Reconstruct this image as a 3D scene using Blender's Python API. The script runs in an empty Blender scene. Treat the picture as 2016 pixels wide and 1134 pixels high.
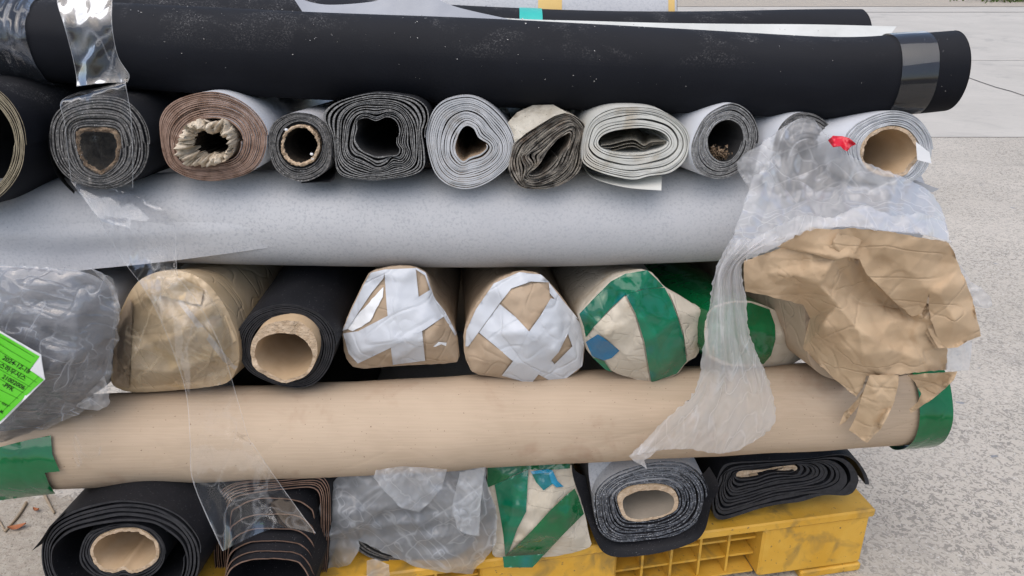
import bpy, bmesh, math, random
from mathutils import Vector, Matrix, noise
from mathutils.geometry import delaunay_2d_cdt

random.seed(7)
SC = bpy.context.scene
COL = SC.collection
R = math.radians

# ------------------------------------------------------------------ camera
W, H, F = 2016.0, 1134.0, 1552.0
PITCH = R(23.6)
CAMZ = 1.49
cam = bpy.data.cameras.new('camera')
cam.sensor_width = 36.0
cam.lens = 36.0 * F / W
cam.clip_start = 0.02
cam.clip_end = 500
camo = bpy.data.objects.new('camera', cam)
camo.location = (0, 0, CAMZ)
camo.rotation_euler = (math.pi / 2 - PITCH, 0, 0)
COL.objects.link(camo)
SC.camera = camo

# ------------------------------------------------------------------ sky, sun, exposure
SUN_EL, SUN_AZ = R(62), R(200)
world = bpy.data.worlds.new('World')
SC.world = world
world.use_nodes = True
wn = world.node_tree.nodes
sky = wn.new('ShaderNodeTexSky')
sky.sky_type = 'NISHITA'
sky.sun_disc = False
sky.sun_elevation = SUN_EL
sky.sun_rotation = SUN_AZ
sky.air_density = 1.0
sky.dust_density = 2.5
sky.ozone_density = 1.0
bg = wn['Background']
bg.inputs['Strength'].default_value = 0.13
world.node_tree.links.new(sky.outputs[0], bg.inputs['Color'])
sun = bpy.data.lights.new('sun', 'SUN')
sun.energy = 1.5
sun.angle = R(80)
sun.color = (1.0, 0.95, 0.88)
suno = bpy.data.objects.new('sun', sun)
sd = Vector((math.cos(SUN_EL) * math.sin(SUN_AZ), math.cos(SUN_EL) * math.cos(SUN_AZ), math.sin(SUN_EL)))
suno.rotation_euler = sd.to_track_quat('Z', 'Y').to_euler()
suno.location = (0, 0, 6)
COL.objects.link(suno)
vs = SC.view_settings
vs.view_transform = 'Standard'
vs.look = 'None'
vs.exposure = 0.52
vs.gamma = 1.0
vs.use_curve_mapping = False
cy = SC.cycles
cy.use_adaptive_sampling = True
cy.adaptive_threshold = 0.02
cy.max_bounces = 6
cy.diffuse_bounces = 3
cy.glossy_bounces = 3
cy.transmission_bounces = 4
cy.transparent_max_bounces = 10
cy.caustics_reflective = False
cy.caustics_refractive = False

# ------------------------------------------------------------------ layout helpers: photo pixel -> point in the place
CP, SP = math.cos(PITCH), math.sin(PITCH)
CO = Vector((0, 0, CAMZ))


def ray(px, py):
    u = (px - W / 2) / F
    v = (H / 2 - py) / F
    return Vector((u, CP + v * SP, -SP + v * CP))


def P(px, py, Y):
    d = ray(px, py)
    return CO + d * (Y / d.y)


def G(px, py, z=0.0):
    d = ray(px, py)
    return CO + d * ((z - CAMZ) / d.z)


def hit(px, py, O, n):
    d = ray(px, py)
    return CO + d * ((O - CO).dot(n) / d.dot(n))


def axis_of(yaw=0.0, pitch=0.0):
    # pointing from the front end of a roll to its back end
    y, p = R(yaw), R(pitch)
    return Vector((math.sin(y) * math.cos(p), math.cos(y) * math.cos(p), math.sin(p)))


PT = list(range(256))
random.Random(3).shuffle(PT)
TV = [random.Random(i * 7 + 1).random() * 2 - 1 for i in range(256)]


def hsh(i, j, s):
    return TV[PT[(i + PT[(j + PT[s & 255]) & 255]) & 255]]


def tn(x, y, s=0):
    # value noise on a triangle lattice, linear: continuous flat facets with crisp folds
    k = (x + y) * 0.3660254
    a, b = x + k, y + k
    i, j = math.floor(a), math.floor(b)
    u, v = a - i, b - j
    if u > v:
        return hsh(i, j, s) * (1 - u) + hsh(i + 1, j, s) * (u - v) + hsh(i + 1, j + 1, s) * v
    return hsh(i, j, s) * (1 - v) + hsh(i, j + 1, s) * (v - u) + hsh(i + 1, j + 1, s) * u


def sn(x, y=0.0, z=0.0):
    return noise.noise(Vector((x, y, z)))


def crumple(x, y, s=0, octs=3):
    wx = x + 0.15 * sn(x * 0.9, y * 0.9, s * 3.1)
    wy = y + 0.15 * sn(x * 0.9 + 7, y * 0.9, s * 3.1)
    r, a, f = 0.0, 1.0, 1.0
    for o in range(octs):
        c, q = math.cos(o * 1.1 + s), math.sin(o * 1.1 + s)
        r += a * tn((wx * c - wy * q) * f, (wx * q + wy * c) * f, s + o * 17)
        a *= 0.5
        f *= 2.1
    return r


def folds(x, y, s=0, n=5, lam=110.0):
    """long straight creases running across a sheet in a few directions"""
    rn = random.Random(s * 13 + 5)
    h = 0.0
    for k in range(n):
        an = rn.uniform(0, math.pi)
        l = lam * rn.uniform(.55, 1.5)
        ph, mx, my = rn.random(), rn.uniform(0, 50), rn.uniform(0, 50)
        d = (x * math.cos(an) + y * math.sin(an)) / l + ph + .05 * sn(x / lam, y / lam, k + s)
        m = max(0.0, min(1.0, .5 + 2.2 * sn(x / (lam * 1.4) + mx, y / (lam * 1.4) + my, s)))
        h += (abs(d % 1.0 - .5) * 2 - .5) * m * l / lam
    return h


def catmull(pts, n, closed=True):
    """resample a control polygon as a smooth curve, n points even by length"""
    m = len(pts)
    fine = []
    segs = m if closed else m - 1
    dim = len(pts[0])
    for i in range(segs):
        if closed:
            p = [pts[(i + k) % m] for k in (-1, 0, 1, 2)]
        else:
            p = [pts[max(0, min(m - 1, i + k))] for k in (-1, 0, 1, 2)]
        for k in range(12):
            t = k / 12
            fine.append(tuple(0.5 * (2 * p[1][d] + (p[2][d] - p[0][d]) * t + (2 * p[0][d] - 5 * p[1][d] + 4 * p[2][d] - p[3][d]) * t * t
                                     + (3 * p[1][d] - p[0][d] - 3 * p[2][d] + p[3][d]) * t ** 3) for d in range(dim)))
    fine.append(tuple(pts[0]) if closed else tuple(pts[-1]))
    L = [0.0]
    for a, b in zip(fine, fine[1:]):
        L.append(L[-1] + math.hypot(b[0] - a[0], b[1] - a[1]))
    out, k = [], 0
    for i in range(n):
        s = L[-1] * (i / n if closed else i / (n - 1))
        while k < len(L) - 2 and L[k + 1] < s:
            k += 1
        t = (s - L[k]) / max(1e-9, L[k + 1] - L[k])
        out.append(tuple(fine[k][d] + (fine[k + 1][d] - fine[k][d]) * t for d in range(dim)))
    return out


def ring_from(pts, n, c=None):
    """closed curve, clockwise on screen, started at the point right of its centre"""
    cx = sum(p[0] for p in pts) / len(pts) if c is None else c[0]
    cy = sum(p[1] for p in pts) / len(pts) if c is None else c[1]
    area = sum(pts[i][0] * pts[(i + 1) % len(pts)][1] - pts[(i + 1) % len(pts)][0] * pts[i][1] for i in range(len(pts)))
    if area < 0:
        pts = pts[::-1]
    q = catmull(pts, n * 4)
    best = min(range(len(q)), key=lambda i: abs(math.atan2(q[i][1] - cy, q[i][0] - cx)))
    q = q[best:] + q[:best]
    return q[::4]


def ell(cx, cy, rx, ry, rot=0, n=16, sq=2.0):
    o = []
    for i in range(n):
        a = 2 * math.pi * i / n
        c, s = math.cos(a), math.sin(a)
        x = rx * math.copysign(abs(c) ** (2 / sq), c)
        y = ry * math.copysign(abs(s) ** (2 / sq), s)
        r = R(rot)
        o.append((cx + x * math.cos(r) - y * math.sin(r), cy + x * math.sin(r) + y * math.cos(r)))
    return o


def inside(x, y, poly):
    c = False
    j = len(poly) - 1
    for i in range(len(poly)):
        xi, yi = poly[i][0], poly[i][1]
        xj, yj = poly[j][0], poly[j][1]
        if (yi > y) != (yj > y) and x < (xj - xi) * (y - yi) / (yj - yi) + xi:
            c = not c
        j = i
    return c


# ------------------------------------------------------------------ things and parts
class Thing:
    def __init__(s, name, label, cat, group=None):
        s.name, s.label, s.cat, s.group, s.parts = name, label, cat, group, []

    def add(s, name, V, Fc, mats, fm=None, smooth=True, parent=None, uv=None, label=None):
        s.parts.append([name, V, Fc, mats if isinstance(mats, (list, tuple)) else [mats], fm, smooth, parent, uv, label])
        return len(s.parts) - 1

    def done(s, base=None):
        allv = [v for p in s.parts for v in p[1]]
        if base is None:
            mn = [min(v[k] for v in allv) for k in range(3)]
            mx = [max(v[k] for v in allv) for k in range(3)]
            base = Vector(((mn[0] + mx[0]) / 2, (mn[1] + mx[1]) / 2, mn[2]))
        obs = []
        single = len(s.parts) == 1
        root = None
        if not single:
            root = bpy.data.objects.new(s.name, None)
            root.empty_display_size = 0.05
            root.location = base
            COL.objects.link(root)
        for name, V, Fc, mats, fm, smooth, parent, uv, label in s.parts:
            o = mesh_obj(s.name if single else name, [Vector(v) - base for v in V], Fc, mats, fm, smooth, uv)
            if single:
                o.location = base
                root = o
            else:
                o.parent = root if parent is None else obs[parent]
            if label and not single:
                o['label'] = label
            obs.append(o)
        root['label'] = s.label
        root['category'] = s.cat
        if s.group:
            root['group'] = s.group
        return root


def mesh_obj(name, V, Fc, mats, fm=None, smooth=True, uv=None):
    me = bpy.data.meshes.new(name)
    me.from_pydata([tuple(v) for v in V], [], Fc)
    for m in mats:
        me.materials.append(m)
    n = len(me.polygons)
    if fm:
        me.polygons.foreach_set('material_index', fm)
    if isinstance(smooth, bool):
        me.polygons.foreach_set('use_smooth', [smooth] * n)
    else:
        me.polygons.foreach_set('use_smooth', smooth)
    if uv:
        l = me.uv_layers.new(name='UVMap')
        for lp in me.loops:
            l.data[lp.index].uv = uv[lp.vertex_index]
    me.update()
    o = bpy.data.objects.new(name, me)
    COL.objects.link(o)
    return o


def structure(name, V, Fc, m):
    o = mesh_obj(name, V, Fc, [m], None, False)
    o['kind'] = 'structure'
    return o


# ------------------------------------------------------------------ materials
def lin(c):
    return tuple(((x / 255) / 12.92 if x / 255 <= 0.04045 else ((x / 255 + 0.055) / 1.055) ** 2.4) for x in c)


class NT:
    def __init__(s, name):
        s.m = bpy.data.materials.new(name)
        s.m.use_nodes = True
        s.t = s.m.node_tree
        s.n = s.t.nodes
        s.out = s.n['Material Output']
        s.b = s.n['Principled BSDF']
        s.tc = s.n.new('ShaderNodeTexCoord')

    def new(s, t, **kw):
        o = s.n.new('ShaderNode' + t)
        for k, v in kw.items():
            if hasattr(o, k):
                setattr(o, k, v)
        return o

    def l(s, a, b):
        s.t.links.new(a, b)

    def co(s, scale=(1, 1, 1), which='Object', rot=(0, 0, 0)):
        m = s.new('Mapping')
        m.inputs['Scale'].default_value = scale
        m.inputs['Rotation'].default_value = rot
        s.l(s.tc.outputs[which], m.inputs['Vector'])
        return m.outputs[0]

    def noise(s, scale, detail=3, rough=.6, dist=0, co=None):
        n = s.new('TexNoise')
        n.inputs['Scale'].default_value = scale
        n.inputs['Detail'].default_value = detail
        n.inputs['Roughness'].default_value = rough
        n.inputs['Distortion'].default_value = dist
        s.l(co if co is not None else s.tc.outputs['Object'], n.inputs['Vector'])
        return n.outputs['Fac']

    def ramp(s, fac, a, b, lo=0.0, hi=1.0):
        n = s.new('MapRange')
        n.inputs['From Min'].default_value = a
        n.inputs['From Max'].default_value = b
        n.inputs['To Min'].default_value = lo
        n.inputs['To Max'].default_value = hi
        s.l(fac, n.inputs['Value'])
        return n.outputs[0]

    def math(s, op, a, b=None):
        n = s.new('Math', operation=op)
        for i, x in enumerate((a, b)):
            if x is None:
                continue
            if isinstance(x, (int, float)):
                n.inputs[i].default_value = x
            else:
                s.l(x, n.inputs[i])
        return n.outputs[0]

    def mix(s, fac, a, b):
        n = s.new('Mix', data_type='RGBA')
        for i, x in ((0, fac), (6, a), (7, b)):
            if isinstance(x, (int, float)):
                n.inputs[i].default_value = x
            elif isinstance(x, tuple):
                n.inputs[i].default_value = (*x[:3], 1)
            else:
                s.l(x, n.inputs[i])
        return n.outputs[2]

    def bump(s, h, strength=.5, dist=.002, prev=None):
        n = s.new('Bump')
        n.inputs['Strength'].default_value = strength
        n.inputs['Distance'].default_value = dist
        s.l(h, n.inputs['Height'])
        if prev is not None:
            s.l(prev, n.inputs['Normal'])
        return n.outputs[0]


def surf(name, c1, c2=None, nscale=6, rough=.75, spec=.3, bump=.3, bscale=250, bdist=.0015, specks=(), ndet=3, nrange=(.35, .65),
         stretch=None, coat=0.0, big=None, dusty=None, fold=None, wrin=None):
    """general matte surface: two colours by a noise, specks of further colours, fine relief"""
    t = NT(name)
    co = t.co(stretch) if stretch else None
    col = t.mix(t.ramp(t.noise(nscale, ndet, .6, .3, co), *nrange), c1, c2 if c2 else tuple(x * .8 for x in c1))
    if big:
        col = t.mix(t.math('MULTIPLY', t.ramp(t.noise(big[1], 3, .55, .6), .52, .7), big[2]), col, big[0])
    for sc, lo, hi, cc in specks:
        col = t.mix(t.ramp(t.noise(sc, 2, .7, 0), lo, hi), col, cc)
    if dusty:
        g = t.new('NewGeometry')
        sx = t.new('SeparateXYZ')
        t.l(g.outputs['True Normal'], sx.inputs[0])
        up = t.ramp(sx.outputs[2], dusty.get('lo', .25), dusty.get('hi', .95))
        d1 = t.ramp(t.noise(dusty.get('s1', 9), 4, .7, .5), .50, .78)
        d2 = t.ramp(t.noise(dusty.get('s2', 330), 3, .8), .52, .68)
        k = t.math('MULTIPLY', t.math('MULTIPLY', up, d1), d2)
        k2 = t.math('MULTIPLY', up, dusty.get('film', .12))
        col = t.mix(t.math('MINIMUM', t.math('ADD', k, k2), .85), col, dusty.get('c', (.42, .4, .38)))
    t.l(col, t.b.inputs['Base Color'])
    t.b.inputs['Roughness'].default_value = rough
    t.b.inputs['Specular IOR Level'].default_value = spec
    if coat:
        t.b.inputs['Coat Weight'].default_value = coat
        t.b.inputs['Coat Roughness'].default_value = .12
    nrm = None
    if fold:
        nrm = t.bump(t.math('MINIMUM', creases(t, fold[0], (1, 1, 1), .6), .06), fold[1], fold[2])
    if wrin:
        w = None
        for sc, an in wrin[0]:
            q = t.math('ABSOLUTE', t.math('SUBTRACT', streaks(t, sc, an, .12), .5))
            q = t.math('MINIMUM', q, .03)
            w = q if w is None else t.math('ADD', w, q)
        nrm = t.bump(w, wrin[1], wrin[2], nrm)
    if bump:
        nrm = t.bump(t.noise(bscale, 1, .6), bump, bdist, nrm)
    if nrm is not None:
        t.l(nrm, t.b.inputs['Normal'])
    return t.m


def creases(t, scale, stretch=(1, 1, 1), warp=.25):
    """distance to the straight fold lines of a crumpled sheet"""
    co = t.co(stretch)
    nz = t.new('TexNoise')
    nz.inputs['Scale'].default_value = scale * .6
    nz.inputs['Detail'].default_value = 1
    t.l(co, nz.inputs['Vector'])
    mx = t.new('VectorMath', operation='MULTIPLY_ADD')
    t.l(nz.outputs['Color'], mx.inputs[0])
    mx.inputs[1].default_value = (warp / scale * 2,) * 3
    t.l(co, mx.inputs[2])
    v = t.new('TexVoronoi', feature='DISTANCE_TO_EDGE')
    v.inputs['Scale'].default_value = scale
    t.l(mx.outputs[0], v.inputs['Vector'])
    return v.outputs['Distance']


def streaks(t, scale, ang, ratio=.12):
    """noise drawn out along one direction of the hanging sheet"""
    m = t.new('Mapping')
    m.inputs['Rotation'].default_value = (0, R(ang), 0)
    t.l(t.tc.outputs['Object'], m.inputs['Vector'])
    m2 = t.new('Mapping')
    m2.inputs['Scale'].default_value = (1, 1, ratio)
    t.l(m.outputs[0], m2.inputs['Vector'])
    return t.noise(scale, 1, .5, .05, m2.outputs[0])


def film(name, haze=.05, hazecol=(.8, .82, .84), gloss=.9, rough=.07, wr=30, wstr=.3, wdist=.01, crease=.5, base=.03, angs=(25, -55), tint=(1, 1, 1), ratio=.14, edge=0.0):
    """clear or milky plastic sheet: transparent, glossy by angle, whitened along its wrinkles"""
    t = NT(name)
    a = streaks(t, wr, angs[0], ratio)
    b = streaks(t, wr * .8, angs[1], ratio)
    ra = t.math('ABSOLUTE', t.math('SUBTRACT', a, .5))
    rb = t.math('ABSOLUTE', t.math('SUBTRACT', b, .5))
    bp = t.bump(t.math('ADD', t.math('ADD', t.math('MINIMUM', ra, .07), t.math('MINIMUM', rb, .07)), t.math('MULTIPLY', a, .25)), wstr, wdist * 2.5)
    gl = t.new('BsdfGlossy')
    gl.inputs['Roughness'].default_value = rough
    gl.inputs['Color'].default_value = (1, 1, 1, 1)
    t.l(bp, gl.inputs['Normal'])
    tr = t.new('BsdfTransparent')
    tr.inputs['Color'].default_value = (*tint, 1)
    fr = t.new('Fresnel')
    fr.inputs['IOR'].default_value = 1.45
    t.l(bp, fr.inputs['Normal'])
    f = t.math('MINIMUM', t.math('ADD', t.math('MULTIPLY', fr.outputs[0], gloss), base), .95)
    m1 = t.new('MixShader')
    t.l(f, m1.inputs[0])
    t.l(tr.outputs[0], m1.inputs[1])
    t.l(gl.outputs[0], m1.inputs[2])
    df = t.new('BsdfDiffuse')
    df.inputs['Color'].default_value = (*hazecol, 1)
    tl = t.new('BsdfTranslucent')
    tl.inputs['Color'].default_value = (*hazecol, 1)
    md = t.new('MixShader')
    md.inputs[0].default_value = .45
    t.l(df.outputs[0], md.inputs[1])
    t.l(tl.outputs[0], md.inputs[2])
    patchy = t.ramp(t.noise(wr * .35, 1), .35, .65)
    ca = t.ramp(ra, 0, .020, 1, 0)
    cb = t.ramp(rb, 0, .020, 1, 0)
    cr = t.math('MULTIPLY', t.math('MULTIPLY', t.math('MAXIMUM', ca, cb), crease), t.math('ADD', t.math('MULTIPLY', patchy, .8), .2))
    hz = t.math('MINIMUM', t.math('ADD', t.math('ADD', cr, haze * .85), t.math('MULTIPLY', patchy, haze * .25)), .9)
    if edge:
        su = t.new('SeparateXYZ')
        t.l(t.tc.outputs['UV'], su.inputs[0])
        du = t.math('ABSOLUTE', t.math('SUBTRACT', su.outputs[0], .5))
        hz = t.math('MINIMUM', t.math('ADD', hz, t.math('MULTIPLY', t.ramp(du, .482, .496), edge)), .9)
    m2 = t.new('MixShader')
    t.l(hz, m2.inputs[0])
    t.l(m1.outputs[0], m2.inputs[1])
    t.l(md.outputs[0], m2.inputs[2])
    t.l(m2.outputs[0], t.out.inputs['Surface'])
    return t.m


M = {}
BLK = (.0055, .0062, .009)
M['black'] = surf('black_vinyl', BLK, (.008, .009, .0125), 5, .75, .14, .25, 420, .0008,
                  dusty=dict(film=.035, s1=6, s2=300, c=(.40, .39, .38), lo=.2, hi=1.0))
M['black2'] = surf('black_rubber', (.0085, .009, .011), (.013, .013, .016), 8, .65, .2, .3, 300, .001, specks=((420, .70, .74, (.3, .3, .3)),))
M['blackedge'] = surf('black_cut_edge', (.016, .017, .02), (.034, .034, .038), 60, .7, .3, .5, 500, .001)
M['greyvinyl'] = surf('grey_vinyl', lin((182, 183, 185)), lin((174, 175, 178)), 4, .65, .25, .4, 300, .0012,
                      specks=((190, .50, .66, lin((164, 166, 170))), (110, .74, .80, lin((128, 130, 136)))))
M['greyback'] = surf('grey_backing', lin((160, 162, 166)), lin((150, 152, 157)), 10, .7, .3, .2, 300)
M['kraftroll'] = None
M['darkedge'] = surf('dark_grey_edge', (.06, .06, .06), (.16, .155, .15), 130, .85, .2, .7, 420, .002, specks=((300, .64, .7, (.42, .41, .40)),))
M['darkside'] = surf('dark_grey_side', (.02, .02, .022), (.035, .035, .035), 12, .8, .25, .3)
M['beigeedge'] = surf('olive_beige_edge', (.17, .145, .10), (.27, .235, .165), 90, .8, .2, .5, 400, .002)
M['brownedge'] = surf('brown_cut_edge', (.17, .105, .075), (.30, .205, .16), 55, .8, .2, .5, 400, .0015, specks=((150, .68, .76, (.5, .46, .42)),))
M['thinbrown'] = surf('dark_brown_edge', (.13, .08, .055), (.2, .13, .10), 60, .8, .2, .4, 400)
M['lightgreyedge'] = surf('pale_grey_edge', (.34, .355, .37), (.46, .47, .485), 30, .75, .25, .4, 300, .001, big=((.22, .19, .15), 22, .5))
M['creamedge'] = surf('cream_edge', (.46, .46, .42), (.58, .58, .54), 24, .7, .25, .3, 300, .001, big=((.28, .2, .1), 16, .45))
M['cream'] = surf('cream_side', (.52, .52, .48), (.60, .60, .56), 9, .6, .3, .2, 200)
M['dirty'] = surf('dirty_cream', (.36, .33, .27), (.5, .47, .4), 22, .85, .2, .5, 180, .003, big=((.12, .09, .06), 18, .8), specks=((260, .66, .72, (.07, .06, .05)),))
M['dirtyedge'] = surf('dirty_dark_edge', (.05, .045, .04), (.26, .235, .2), 60, .85, .2, .8, 260, .003, big=((.16, .1, .06), 26, .6))
M['mixededge'] = surf('grey_fibre_edge', (.10, .10, .10), (.24, .24, .235), 130, .85, .2, .7, 420, .002, specks=((300, .60, .70, (.40, .39, .37)),))
M['whitevinyl'] = surf('white_vinyl', (.60, .62, .66), (.68, .70, .73), 7, .5, .35, .12, 200, specks=((180, .74, .78, (.2, .19, .18)),))
M['whiteedge'] = surf('white_edge', (.36, .37, .38), (.52, .53, .54), 40, .7, .25, .3, 300)
M['cardboard'] = surf('cardboard_tube', (.46, .33, .20), (.54, .40, .26), 14, .85, .15, .3, 260, .001)
M['cardedge'] = surf('torn_cardboard', (.40, .29, .19), (.55, .43, .31), 60, .9, .1, .9, 160, .004)
M['rotcard'] = surf('rotten_core', (.10, .065, .04), (.25, .18, .12), 70, .95, .1, 1, 140, .006, specks=((200, .66, .7, (.5, .45, .4)),))
M['crumpaper'] = surf('crumpled_core_paper', (.48, .40, .30), (.62, .54, .43), 40, .9, .1, .6, 160, .003)
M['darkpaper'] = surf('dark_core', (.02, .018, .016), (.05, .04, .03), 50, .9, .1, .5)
M['kraft'] = surf('kraft_paper', (.46, .325, .20), (.53, .385, .245), 9, .7, .3, .25, 190, .001, wrin=(((10, 40), (9, -35), (16, 85)), .75, .05), specks=((230, .71, .77, (.3, .19, .1)),), big=((.56, .42, .27), 5, .5))
M['kraft2'] = surf('pale_kraft_paper', (.36, .27, .185), (.43, .33, .235), 8, .75, .25, .25, 160, .001, wrin=(((16, 70), (12, -25)), .8, .04), big=((.33, .235, .15), 12, .5))
M['taped'] = surf('taped_brown_paper', (.46, .34, .20), (.55, .43, .285), 7, .42, .4, .3, 60, .001, wrin=(((16, 20), (12, -65)), .8, .04), big=((.5, .33, .12), 8, .7), coat=.35)
M['creampaper'] = surf('cream_wrapping_paper', (.47, .42, .335), (.55, .495, .41), 8, .8, .2, .4, 140, .0015, wrin=(((30, 80), (16, -10)), .8, .04), big=((.42, .33, .22), 14, .55))
M['whitetape'] = surf('white_paper_tape', (.48, .50, .535), (.54, .56, .59), 10, .42, .4, .2, 60, .001, wrin=(((14, 30), (11, -60)), .8, .04))
M['yellow'] = surf('yellow_plastic', (.58, .31, .03), (.64, .37, .055), 9, .5, .4, .3, 120, .002, big=((.2, .14, .05), 14, .75), specks=((90, .66, .74, (.16, .11, .05)),))
M['white'] = surf('white_paper', (.7, .71, .72), (.76, .77, .78), 10, .7, .25, .2)
M['red'] = surf('red_plastic_tag', (.55, .012, .03), (.62, .02, .04), 20, .35, .5, .2, 60)
M['teal'] = surf('teal_tape', (.04, .42, .36), (.05, .46, .40), 12, .4, .4, .1)
M['ochre'] = surf('ochre_tape', (.55, .36, .10), (.6, .4, .13), 12, .4, .4, .1)
M['ink'] = surf('black_ink', (.012, .02, .012), None, 10, .6, .2, 0)
M['inkgreen'] = surf('dark_green_print', (.02, .14, .01), None, 10, .6, .2, 0)
M['label'] = surf('green_label', (.10, .56, .02), (.12, .60, .03), 14, .35, .4, .1, 60)
M['wood'] = surf('dry_twig', (.26, .2, .14), (.36, .29, .21), 40, .9, .1, .5)
M['leafdry'] = surf('dry_leaf', (.32, .11, .05), (.4, .17, .08), 60, .8, .2, .3)
M['flake'] = surf('pale_grit', (.5, .48, .45), (.62, .6, .57), 200, .9, .1, .2)
M['shrub'] = surf('shrub_leaf', (.05, .09, .02), (.09, .13, .03), 9, .7, .2, 0)
M['greencloth'] = None


def tapegreen(name, c1, c2, c3):
    t = NT(name)
    col = t.mix(t.ramp(t.noise(9, 3, .5, .5), .35, .62), c1, c2)
    col = t.mix(t.ramp(t.noise(7, 2, .5, .8, t.co((1, 1, .4))), .58, .70), col, c3)
    t.l(col, t.b.inputs['Base Color'])
    t.b.inputs['Roughness'].default_value = .12
    t.b.inputs['Specular IOR Level'].default_value = .55
    t.l(t.bump(t.math('ADD', t.math('MINIMUM', creases(t, 14, (1, 1, 1), .6), .06), t.math('MULTIPLY', t.noise(22, 1, .5, .5), .6)), .4, .012), t.b.inputs['Normal'])
    return t.m


M['greentape'] = tapegreen('green_packing_tape', (.002, .095, .045), (.004, .155, .078), (.004, .14, .16))
M['greentape2'] = tapegreen('plain_green_packing_tape', (.002, .085, .024), (.004, .115, .036), (.004, .11, .04))
M['bluetape'] = tapegreen('blue_tape', (.005, .13, .27), (.007, .17, .32), (.012, .22, .36))


def brownroll():
    t = NT('ribbed_brown_paper')
    col = t.mix(t.ramp(t.noise(3.2, 3, .6, .4), .35, .65), lin((180, 161, 139)), lin((169, 150, 128)))
    rib = t.noise(280, 0, .5, 0, t.co((.012, 1.0, 1.0)))
    col = t.mix(t.ramp(rib, .40, .65, 0, .2), col, lin((192, 170, 149)))
    st = t.ramp(t.noise(6, 4, .7, .5), .56, .74, 0, .45)
    col = t.mix(st, col, lin((140, 106, 84)))
    col = t.mix(t.ramp(t.noise(230, 1, .7), .74, .79), col, lin((96, 72, 55)))
    t.l(col, t.b.inputs['Base Color'])
    t.b.inputs['Roughness'].default_value = .78
    t.b.inputs['Specular IOR Level'].default_value = .25
    b1 = t.bump(t.math('MINIMUM', creases(t, 5, (.5, 1, 1), .8), .03), .3, .04, t.bump(rib, .3, .001))
    t.l(t.bump(t.noise(7, 2, .5, .4, t.co((.6, 1, 1))), .4, .012, b1), t.b.inputs['Normal'])
    return t.m


M['kraftroll'] = brownroll()
M['film'] = film('clear_film', .012, gloss=.6, rough=.10, wr=14, wstr=.3, wdist=.010, crease=.35, base=.03, angs=(12, -40))
M['film_flat'] = film('clear_tape', .012, gloss=1.0, wr=4, wstr=.02, wdist=.01, crease=.0, base=.02, rough=.05)
M['film_veil'] = film('thin_clear_film', .02, gloss=.12, rough=.1, wr=16, wstr=.25, wdist=.008, crease=.3, base=.005, angs=(8, -24), ratio=.06)
M['film_edge'] = film('clear_film_ribbon', .02, gloss=.42, rough=.10, wr=14, wstr=.3, wdist=.010, crease=.35, base=.03, angs=(12, -40), edge=.45)
M['film_veil_edge'] = film('thin_clear_film_ribbon', .022, gloss=.16, rough=.1, wr=15, wstr=.25, wdist=.008, crease=.14, base=.005, angs=(8, -24), ratio=.06, edge=.35)
M['film_shiny'] = film('taut_clear_film', .05, hazecol=(.62, .68, .80), gloss=.6, rough=.09, wr=7, wstr=.2, wdist=.01, crease=.3, base=.05, angs=(40, -60))  # blue haze paints the sky's reflection into the film colour
M['film_crinkle'] = film('crinkled_film', .12, gloss=.9, rough=.12, wr=34, wstr=.9, wdist=.010, crease=.38, base=.03, hazecol=(.74, .76, .80), angs=(70, -30), ratio=.07)
M['tapewrap'] = film('yellowed_clear_tape', .03, hazecol=(.72, .62, .46), gloss=.7, rough=.16, wr=20, wstr=.4, wdist=.010, crease=.45, base=.02, angs=(60, -35))
M['bag'] = film('milky_bag', .36, hazecol=(.82, .82, .83), gloss=.4, rough=.22, wr=26, wstr=.5, wdist=.010, crease=.22, base=.01, angs=(48, -62), ratio=.08)
M['bag2'] = film('milky_white_bag', .46, hazecol=(.84, .83, .83), gloss=.35, rough=.25, wr=22, wstr=.5, wdist=.010, crease=.28, base=.01, angs=(5, -20), ratio=.08)
M['bag3'] = film('grey_milky_wrap', .36, hazecol=(.80, .83, .87), gloss=.5, rough=.18, wr=22, wstr=.5, wdist=.010, crease=.26, base=.02, angs=(35, -45), ratio=.07)


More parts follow.
